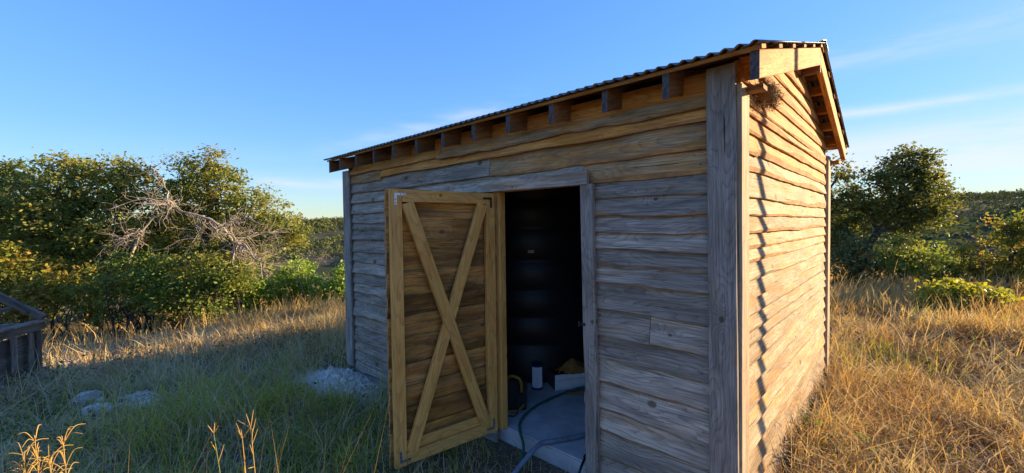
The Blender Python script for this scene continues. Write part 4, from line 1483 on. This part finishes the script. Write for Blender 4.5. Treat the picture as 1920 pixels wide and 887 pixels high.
# more woodland running on behind the edge, out of the clearing's sight line
def twig_tree(name, label, limbs, seed, twigs_per, mat='deadwood', tl=0.35):
    r_ = np.random.default_rng(seed)
    base = Vector(limbs[0][0][0])
    base.z = gz(base.x, base.y) - 0.05
    e = empty(name, base, label, 'tree')
    for pts, r0, r1 in limbs:
        pts = [Vector(q) for q in pts]
        if pts[0].z < 0 and pts is not None and (pts[0] - Vector((base.x, base.y, pts[0].z))).length < 0.6:
            pts[0].z = gz(pts[0].x, pts[0].y) - 0.05
        P2 = [pts[0]]
        for a, b_ in zip(pts[:-1], pts[1:]):
            P2.append(a.lerp(b_, 0.5) + Vector(r_.normal(0, 1, 3)) * (b_ - a).length * 0.07)
            P2.append(b_)
        rs = [(r0 + (r1 - r0) * i / (len(P2) - 1)) * 0.62 for i in range(len(P2))]
        paths = [(P2, rs)]
        for k in range(twigs_per):
            i = r_.integers(1, len(P2))
            s = P2[i - 1].lerp(P2[i], r_.random())
            rr = rs[i] * 0.55
            d = Vector(rnd_unit(1, r_)[0])
            d.z = d.z * 0.8 - 0.35
            L = tl * r_.uniform(0.5, 1.6)
            q = [s]
            for j in range(4):
                d = (d + Vector(r_.normal(0, 1, 3)) * 0.45).normalized()
                q.append(q[-1] + d * L / 4)
            paths.append((q, [rr, rr * 0.8, rr * 0.6, rr * 0.45, 0.003]))
            for m_ in range(3):
                j = r_.integers(1, 5)
                s2 = q[j]
                d2 = (d + Vector(r_.normal(0, 1, 3)) * 0.9).normalized()
                q2 = [s2]
                for _ in range(3):
                    d2 = (d2 + Vector(r_.normal(0, 1, 3)) * 0.4).normalized()
                    q2.append(q2[-1] + d2 * L * 0.22)
                paths.append((q2, [rr * 0.45, rr * 0.36, rr * 0.28, 0.002]))
        V, F = limb_mesh(paths, 5)
        mesh_obj('limb', V, F, M[mat], e, smooth=True)
    return e


twig_tree('dead_tree', 'bleached dead tree with drooping bare branches before the oaks', [
    ([(-12.23, 0.33, -0.78), (-12.14, 0.46, 0.47), (-11.88, 0.47, 1.39), (-11.78, 0.30, 1.53), (-11.92, 0.18, 1.80), (-12.14, -0.03, 1.99), (-12.42, -0.28, 2.11), (-12.71, -0.56, 2.21), (-12.91, -0.74, 2.38), (-12.95, -1.05, 2.40), (-13.01, -1.38, 2.40)], 0.085, 0.022),
    ([(-11.88, 0.47, 1.39), (-11.39, 0.51, 1.33), (-11.00, 0.60, 1.04), (-10.76, 0.68, 0.92), (-10.61, 0.67, 0.53)], 0.055, 0.016),
    ([(-11.79, 0.42, 1.43), (-11.75, 0.33, 1.66), (-11.75, 0.34, 1.93), (-11.64, 0.45, 2.13)], 0.042, 0.012),
    ([(-11.51, 0.55, 1.46), (-11.12, 0.65, 1.63), (-10.57, 0.89, 1.63), (-10.16, 0.99, 1.56)], 0.035, 0.010),
    ([(-12.35, -0.22, 2.00), (-12.08, -0.26, 1.72), (-11.97, -0.44, 1.42)], 0.03, 0.010),
    ([(-12.91, -0.74, 2.38), (-13.43, -0.66, 2.73), (-13.93, -0.71, 3.12), (-14.35, -0.81, 3.44), (-14.18, -0.50, 3.89)], 0.035, 0.010),
    ([(-12.71, -0.56, 2.21), (-12.6, -0.75, 2.45), (-12.75, -1.15, 2.50), (-12.9, -1.6, 2.35), (-13.0, -1.95, 2.2)], 0.035, 0.010),
    ([(-11.92, 0.18, 1.80), (-11.5, 0.25, 1.95), (-11.1, 0.55, 2.0), (-10.7, 0.75, 1.85)], 0.035, 0.010),
    ([(-10.76, 0.68, 0.92), (-10.60, 0.84, 1.20), (-10.31, 0.99, 1.33)], 0.025, 0.008)], 41, 17, tl=0.50)
twig_tree('dead_tree', 'smaller bare grey snag arching left toward the oak', [
    ([(-13.50, -1.40, -0.52), (-13.51, -1.38, 0.42), (-13.47, -1.30, 1.49), (-13.39, -1.21, 1.73), (-13.21, -1.03, 2.03), (-13.05, -0.87, 2.14), (-12.81, -0.65, 2.25)], 0.06, 0.02),
    ([(-13.27, -1.24, 1.73), (-13.30, -1.41, 1.66), (-13.22, -1.61, 1.55), (-13.18, -1.71, 1.40), (-13.17, -1.85, 1.11)], 0.042, 0.012)], 42, 15, tl=0.42)
twig_tree('dead_tree', 'thin forked bare branch standing over the lime bush', [
    ([(-11.07, 1.84, -0.74), (-11.13, 1.69, 0.43), (-10.76, 1.79, 1.01), (-10.55, 1.98, 1.13), (-10.17, 2.07, 1.24)], 0.032, 0.010),
    ([(-10.71, 1.95, 0.54), (-10.49, 2.03, 0.89), (-10.17, 2.07, 1.22)], 0.022, 0.009)], 43, 6, tl=0.22)


# far-off wood on the slopes and ridges: one mass
def wood_band(n, r0, r1, k, tri, seed):
    r_ = np.random.default_rng(seed)
    th = r_.uniform(R(66), R(176), n)
    rr = np.sqrt(r_.uniform(r0 ** 2, r1 ** 2, n))
    deg = np.degrees(th)
    kp = (deg < 104) | (deg > 140)                      # only headings the clearing can look out to
    th, rr = th[kp], rr[kp]
    x = CAM.x + rr * np.cos(th)
    y = CAM.y + rr * np.sin(th)
    kp = noise_mask(x, y, 0.05, 71) > -0.75 + 0.5 * r_.random(len(x))
    x, y, rr = x[kp], y[kp], rr[kp]
    z = hill_height(x, y)
    m = len(x)
    rad = (1.2 + 3.2 * r_.random(m) ** 1.8) * (0.75 + rr / 900)
    d = rnd_unit(m * k, r_).reshape(m, k, 3)
    d[:, :, 2] = np.abs(d[:, :, 2]) * 1.0 - 0.15
    q = r_.uniform(0.65, 1.1, (m, k, 1))
    C = np.stack([x, y, z + rad * 0.45], 1)[:, None, :] + d * q * rad[:, None, None] * np.array([1, 1, 0.85])
    C = C.reshape(-1, 3)
    s = np.repeat(rad, k)[:, None] * tri
    a = rnd_unit(m * k, r_) * s
    b_ = rnd_unit(m * k, r_) * s
    return np.stack([C - a * 0.6, C + b_ * 0.6, C + a * 0.6], 1).reshape(-1, 3)


def noise_mask(x, y, sc, seed):
    """cheap smooth 2-D value field in numpy"""
    r_ = np.random.default_rng(seed)
    v = np.zeros_like(x)
    for k in range(5):
        a = r_.uniform(0, 6.28)
        f = sc * r_.uniform(0.6, 1.9)
        v += np.sin((x * np.cos(a) + y * np.sin(a)) * f + r_.uniform(0, 6.28))
    return v / 5 * 1.6


V = np.vstack([wood_band(620, 36, 130, 380, 0.13, 78), wood_band(10500, 130, 560, 64, 0.34, 77)])
o = link('far_wood', np_mesh('far_wood', V, np.arange(len(V)).reshape(-1, 3), M['far_leaf']))
o['kind'] = 'stuff'
tag(o, 'distant dark green wood covering the hills beyond the clearing', 'woodland')

# ------------------------------------------------------------------ grass


def blades(name, P, h, w, lean, mat, label, r_, bendy=0.6, cat='grass', heads=0.0, flop=0.0):
    n = len(P)
    P = np.asarray(P, float)
    H = h
    ang = r_.uniform(0, 2 * np.pi, n)
    ld = np.stack([np.cos(ang), np.sin(ang), np.zeros(n)], 1) + np.asarray(lean)
    ld /= (np.linalg.norm(ld, axis=1, keepdims=True) + 1e-9)
    ld *= (r_.uniform(0.15, 1.0, n) ** 1.2)[:, None]
    side = np.cross(ld + 1e-4, np.array([0, 0, 1.0]))
    side /= (np.linalg.norm(side, axis=1, keepdims=True) + 1e-9)
    rot = r_.uniform(-1, 1, n)[:, None]
    side = side * np.cos(rot) + np.cross(np.array([0, 0, 1.0]), side) * np.sin(rot)
    kink = r_.normal(0, 0.13, (n, 3)) * H[:, None]
    levels = (0.0, 0.38, 0.72, 1.0)
    V = np.empty((n, 7, 3))
    for i, s in enumerate(levels):
        up = H * (s - flop * s * s * r_.uniform(0.4, 1.0, n))
        c = P + np.array([0, 0, 1.0]) * up[:, None] + ld * (H * bendy * s ** 1.8)[:, None] + kink * s * s
        ww = (w * (1, 0.85, 0.6, 0)[i])[:, None] * 0.5
        if i < 3:
            V[:, 2 * i] = c - side * ww
            V[:, 2 * i + 1] = c + side * ww
        else:
            V[:, 6] = c
    base = (np.arange(n) * 7)[:, None]
    tri = np.array([[0, 1, 3], [0, 3, 2], [2, 3, 5], [2, 5, 4], [4, 5, 6]])
    F = (base[:, None, :] + tri[None, :, :]).reshape(-1, 3)
    o = link(name, np_mesh(name, V.reshape(-1, 3), F, M[mat]))
    o['kind'] = 'stuff'
    tag(o, label, cat)
    return o


def scatter(n, x0, x1, y0, y1, r_, tuft=0.0, per=1):
    """tufted points on the ground, thinned near the camera's feet and off the slab"""
    m = n // per
    cx = r_.uniform(x0, x1, m)
    cy = r_.uniform(y0, y1, m)
    if per > 1:
        x = np.repeat(cx, per) + r_.normal(0, tuft, m * per)
        y = np.repeat(cy, per) + r_.normal(0, tuft, m * per)
        tid = np.repeat(np.arange(m), per)
    else:
        x, y = cx, cy
        tid = np.arange(m)
    ok = ~((x > -4.66) & (x < 0.06) & (y > -0.07) & (y < 3.5))
    ok &= ~((x > -2.05) & (x < -0.9) & (y > -0.10) & (y < 0.1))
    ok &= np.hypot(x - CAM.x, y - CAM.y) > 0.55
    ok &= ~((((x + 4.2) / 0.62) ** 2 + ((y + 0.33) / 0.36) ** 2) < 1)
    ok &= ~(((((x + 5.55) / 0.35) ** 2 + ((y + 2.02) / 0.2) ** 2) < 1) & (r_.random(len(x)) < 0.8))
    ok &= ~((((x + 6.0) / 0.2) ** 2 + ((y + 2.45) / 0.15) ** 2) < 1)
    ok &= ~((((x + 5.4) / 0.2) ** 2 + ((y + 2.38) / 0.15) ** 2) < 1)
    ok &= ~(((((x - 1.25) / 0.9) ** 2 + ((y - 5.6) / 0.25) ** 2) < 1) & (r_.random(len(x)) < 0.85))
    return x[ok], y[ok], tid[ok]


def in_view(x, y, margin=8):
    th = np.degrees(np.arctan2(y - CAM.y, x - CAM.x))
    hd = np.degrees(math.atan2(_f.y, _f.x))
    d = (th - hd + 180) % 360 - 180
    return np.abs(d) < 51 + margin


def field(name, n, box, hh, ww, lean, mat, label, seed, mask=None, tuft=0.08, per=14, bendy=0.6, flop=0.0, wdist=0.0009):
    r_ = np.random.default_rng(seed)
    x, y, tid = scatter(n, *box, r_, tuft, per)
    k = in_view(x, y)
    if mask is not None:
        k &= r_.random(len(x)) < mask(x, y)
    x, y, tid = x[k], y[k], tid[k]
    d = np.hypot(x - CAM.x, y - CAM.y)
    H = r_.uniform(hh[0], hh[1], len(x)) * (1 + 0.35 * noise_mask(x, y, 2.2, seed + 1))
    tn = int(tid.max()) + 1 if len(tid) else 1
    H *= (0.45 + 1.05 * r_.random(tn) ** 1.3)[tid]
    ta = r_.uniform(0, 2 * np.pi, tn)
    tl = np.stack([np.cos(ta), np.sin(ta), np.zeros(tn)], 1) * r_.uniform(0.0, 0.9, tn)[:, None]
    lean = np.asarray(lean)[None, :] + tl[tid]
    # keep the ground in the doorway low
    near = np.exp(-(((x + 1.4) / 0.75) ** 2 + ((y + 0.30) / 0.5) ** 2))
    H *= 1 - 0.55 * near
    H = np.maximum(H, 0.05)
    Wd = r_.uniform(ww[0], ww[1], len(x)) + wdist * d
    P = np.stack([x, y, hill_height(x, y) - 0.01], 1)
    return blades(name, P, H, Wd, lean, mat, label, r_, bendy, flop=flop)


def left_green(x, y):
    g_ = np.exp(-(((x + 3.2) / 2.2) ** 2 + ((y + 1.5) / 1.3) ** 2))
    return np.clip(g_ * 1.2 * (0.75 + 0.4 * noise_mask(x, y, 1.8, 5)), 0, 1)


# west side: shaded dry grass with a green patch in front of the door
field('shaded_dry_grass', 60000, (-9.5, 0.6, -5.5, 3.0), (0.12, 0.34), (0.0020, 0.0040), (-0.3, -0.1, 0), 'shade_dry', 'shaded dry grass on the left of the shed', 101,
      mask=lambda x, y: np.clip(0.95 - 0.7 * left_green(x, y), 0, 1) * (0.45 + 0.55 * (noise_mask(x, y, 1.5, 9) > -0.35)), bendy=1.2, flop=0.7, per=26, tuft=0.07)
field('green_grass', 36000, (-7.5, 0.4, -4.0, 0.6), (0.18, 0.40), (0.0022, 0.0042), (-0.4, -0.1, 0), 'green_grass', 'green grass growing before the open door', 102,
      mask=left_green, bendy=1.2, flop=0.65, per=32, tuft=0.075)
field('far_dry_grass', 60000, (-15.0, -5.0, -5.0, 8.0), (0.15, 0.46), (0.003, 0.006), (-0.2, 0, 0), 'dry', 'golden dry grass below the bushes on the left', 103,
      mask=lambda x, y: 0.12 + 0.88 * sm(-0.9, 0.6, y), bendy=0.6, flop=0.2, per=16, tuft=0.12)  # golden grass thinned at low y to narrow the sunlit strip
# east side: golden and russet grass
field('golden_grass', 95000, (-0.1, 7.0, -2.3, 7.0), (0.16, 0.50), (0.0022, 0.0044), (0.15, 0, 0), 'dry', 'golden dry grass along the sunlit wall', 104, bendy=1.15, flop=0.75, per=30, tuft=0.075)
field('russet_grass', 45000, (-0.1, 6.5, -1.8, 6.5), (0.16, 0.42), (0.002, 0.004), (0.2, -0.1, 0), 'russet', 'reddish brown dry grass at the lower right', 105,
      mask=lambda x, y: np.clip(0.5 + 0.8 * noise_mask(x, y, 1.6, 33), 0, 1), bendy=1.3, flop=0.9, per=24, tuft=0.08)
field('east_green_grass', 16000, (-0.1, 7.0, 0.0, 9.0), (0.14, 0.36), (0.002, 0.0036), (0.2, 0, 0), 'green_grass', 'sparse green grass among the dry stalks on the right', 106,
      mask=lambda x, y: np.clip(0.3 + 0.8 * noise_mask(x, y, 1.2, 44), 0, 1), bendy=0.6, flop=0.2)
field('far_golden_grass', 85000, (-3.0, 12.0, 6.0, 15.0), (0.18, 0.48), (0.003, 0.006), (0.2, 0, 0), 'dry', 'golden dry grass before the bushes on the right', 107, bendy=0.7, flop=0.25, per=22, tuft=0.12)
field('pale_straw', 34000, (-8.0, 7.0, -3.5, 7.0), (0.20, 0.50), (0.0026, 0.0046), (0.1, 0, 0), 'straw', 'scattered pale straw stalks bent through the grass', 108, per=7, tuft=0.12, bendy=1.1, flop=0.6,
      mask=lambda x, y: np.where(x < -1, 0.50, 1.0))
field('straw_litter', 40000, (-8.0, 7.0, -3.5, 6.0), (0.12, 0.30), (0.003, 0.006), (0, 0, 0), 'shade_dry', 'flattened dead grass lying on the ground', 109, per=6, tuft=0.15, bendy=1.4, flop=0.97)


def weeds(n, box, label, seed, mat, mask=None):
    """low broad-leaved weeds, a mass nobody could count"""
    r_ = np.random.default_rng(seed)
    x, y, _t = scatter(n, *box, r_)
    k = in_view(x, y)
    if mask is not None:
        k &= r_.random(len(x)) < mask(x, y)
    x, y = x[k], y[k]
    m = len(x)
    k = 26
    hh = r_.uniform(0.10, 0.34, m)
    P = np.repeat(np.stack([x, y, hill_height(x, y)], 1), k, 0)
    u = r_.random(m * k)
    P[:, 2] += u * np.repeat(hh, k)
    P[:, :2] += r_.normal(0, 1, (m * k, 2)) * (0.025 + 0.06 * u)[:, None]
    V, F = leaf_quads(P, 0.040, r_, 0.6)
    o = link('broad_leaf_weeds', np_mesh('broad_leaf_weeds', V, F, M[mat]))
    o['kind'] = 'stuff'
    tag(o, label, 'weeds')


weeds(420, (-8.0, -0.5, -3.5, 0.5), 'small dull green weeds in the shaded grass', 201, 'bush_dull', lambda x, y: np.clip(0.2 + noise_mask(x, y, 1.4, 61), 0, 1))
weeds(700, (0.1, 6.0, 1.0, 9.5), 'small grey green weeds in the golden grass', 202, 'bush_dull', lambda x, y: np.clip(0.15 + noise_mask(x, y, 1.1, 62), 0, 1))


# tall seed-headed stalks close to the lens, catching the sun
def stalk(name, label, base, tip, fingers, mat_s, mat_h, seed, fl=0.075, fan=0.6, droop=0.0, group=None):
    r_ = np.random.default_rng(seed)
    base = Vector(base)
    base.z = gz(base.x, base.y) - 0.01
    tip = Vector(tip)
    e = empty(name, base, label, 'grass stalk', group)
    mid = base.lerp(tip, 0.55) + Vector((0.01, 0.02, 0))
    tube('stem', [base, mid, tip], [0.0016, 0.0013, 0.0010], M[mat_s], e, n=5, sub=6)
    axis = (tip - mid).normalized()
    for k in range(fingers):
        s = r_.uniform(0.0, 0.10 + 0.003 * fingers) * (k > 2)
        p0 = tip - axis * s
        d = (axis + Vector(r_.normal(0, 1, 3)) * fan).normalized()
        L = fl * r_.uniform(0.7, 1.25)
        p1 = p0 + d * L * 0.5
        p2 = p0 + d * L + Vector((0, 0, -droop * L))
        tube('seed_spike', [p0, p1, p2], [0.0006, 0.0011, 0.0005], M[mat_h], e, n=5, sub=4)
    return e


stalk('grass_stalk', 'green stalk with five open seed fingers, left of the paired golden stalks', (-0.62, -2.22, 0), (-0.766, -2.265, 1.165), 5, 'green_stem', 'gold_head', 1, 0.04, 0.5)
stalk('grass_stalk', 'tall golden stalk with upright seed head, right one of the pair', (-0.66, -2.19, 0), (-0.690, -2.192, 1.180), 8, 'gold_head', 'gold_head', 2, 0.045, 0.35)
stalk('grass_stalk', 'golden stalk with forked seed head, left one of the pair', (-0.67, -2.21, 0), (-0.712, -2.208, 1.145), 6, 'gold_head', 'gold_head', 3, 0.045, 0.45)
r_ = np.random.default_rng(303)
nb = 260
tt = r_.random(nb)
bx = -1.12 + 0.78 * tt + r_.normal(0, 0.05, nb)
by = -2.66 + 0.50 * tt + r_.normal(0, 0.035, nb)
ok = 0.866 * bx - 0.5 * by > 0.34
bx, by = bx[ok], by[ok]
P = np.stack([bx, by, hill_height(bx, by)], 1)
blades('tall_lit_grass', P, r_.uniform(1.04, 1.20, len(P)), r_.uniform(0.0016, 0.003, len(P)), (-0.5, 0.1, 0), 'gold_head', 'tall sunlit grass along the lower left edge of the view', r_, bendy=0.34, flop=0.10)
gs = [((-0.98, -2.58), (-1.060, -2.560, 1.150)), ((-0.95, -2.60), (-1.120, -2.615, 1.155)), ((-0.99, -2.62), (-1.150, -2.640, 1.115)), ((-0.93, -2.56), (-1.100, -2.590, 1.100))]
PL = ['tallest golden grass plume, rightmost of the lower left clump', 'golden grass plume arching left behind the tallest plume',
      'golden grass plume drooping farthest left in the lower left clump', 'lowest golden grass plume in the middle of the lower left clump']
for i, (b2, tp) in enumerate(gs):
    stalk('plume_stalk', PL[i], (b2[0], b2[1], 0), tp, 30, 'gold_head', 'gold_head', 60 + i, 0.075, 0.42, 0.45,
          group='golden plumes at the lower left')
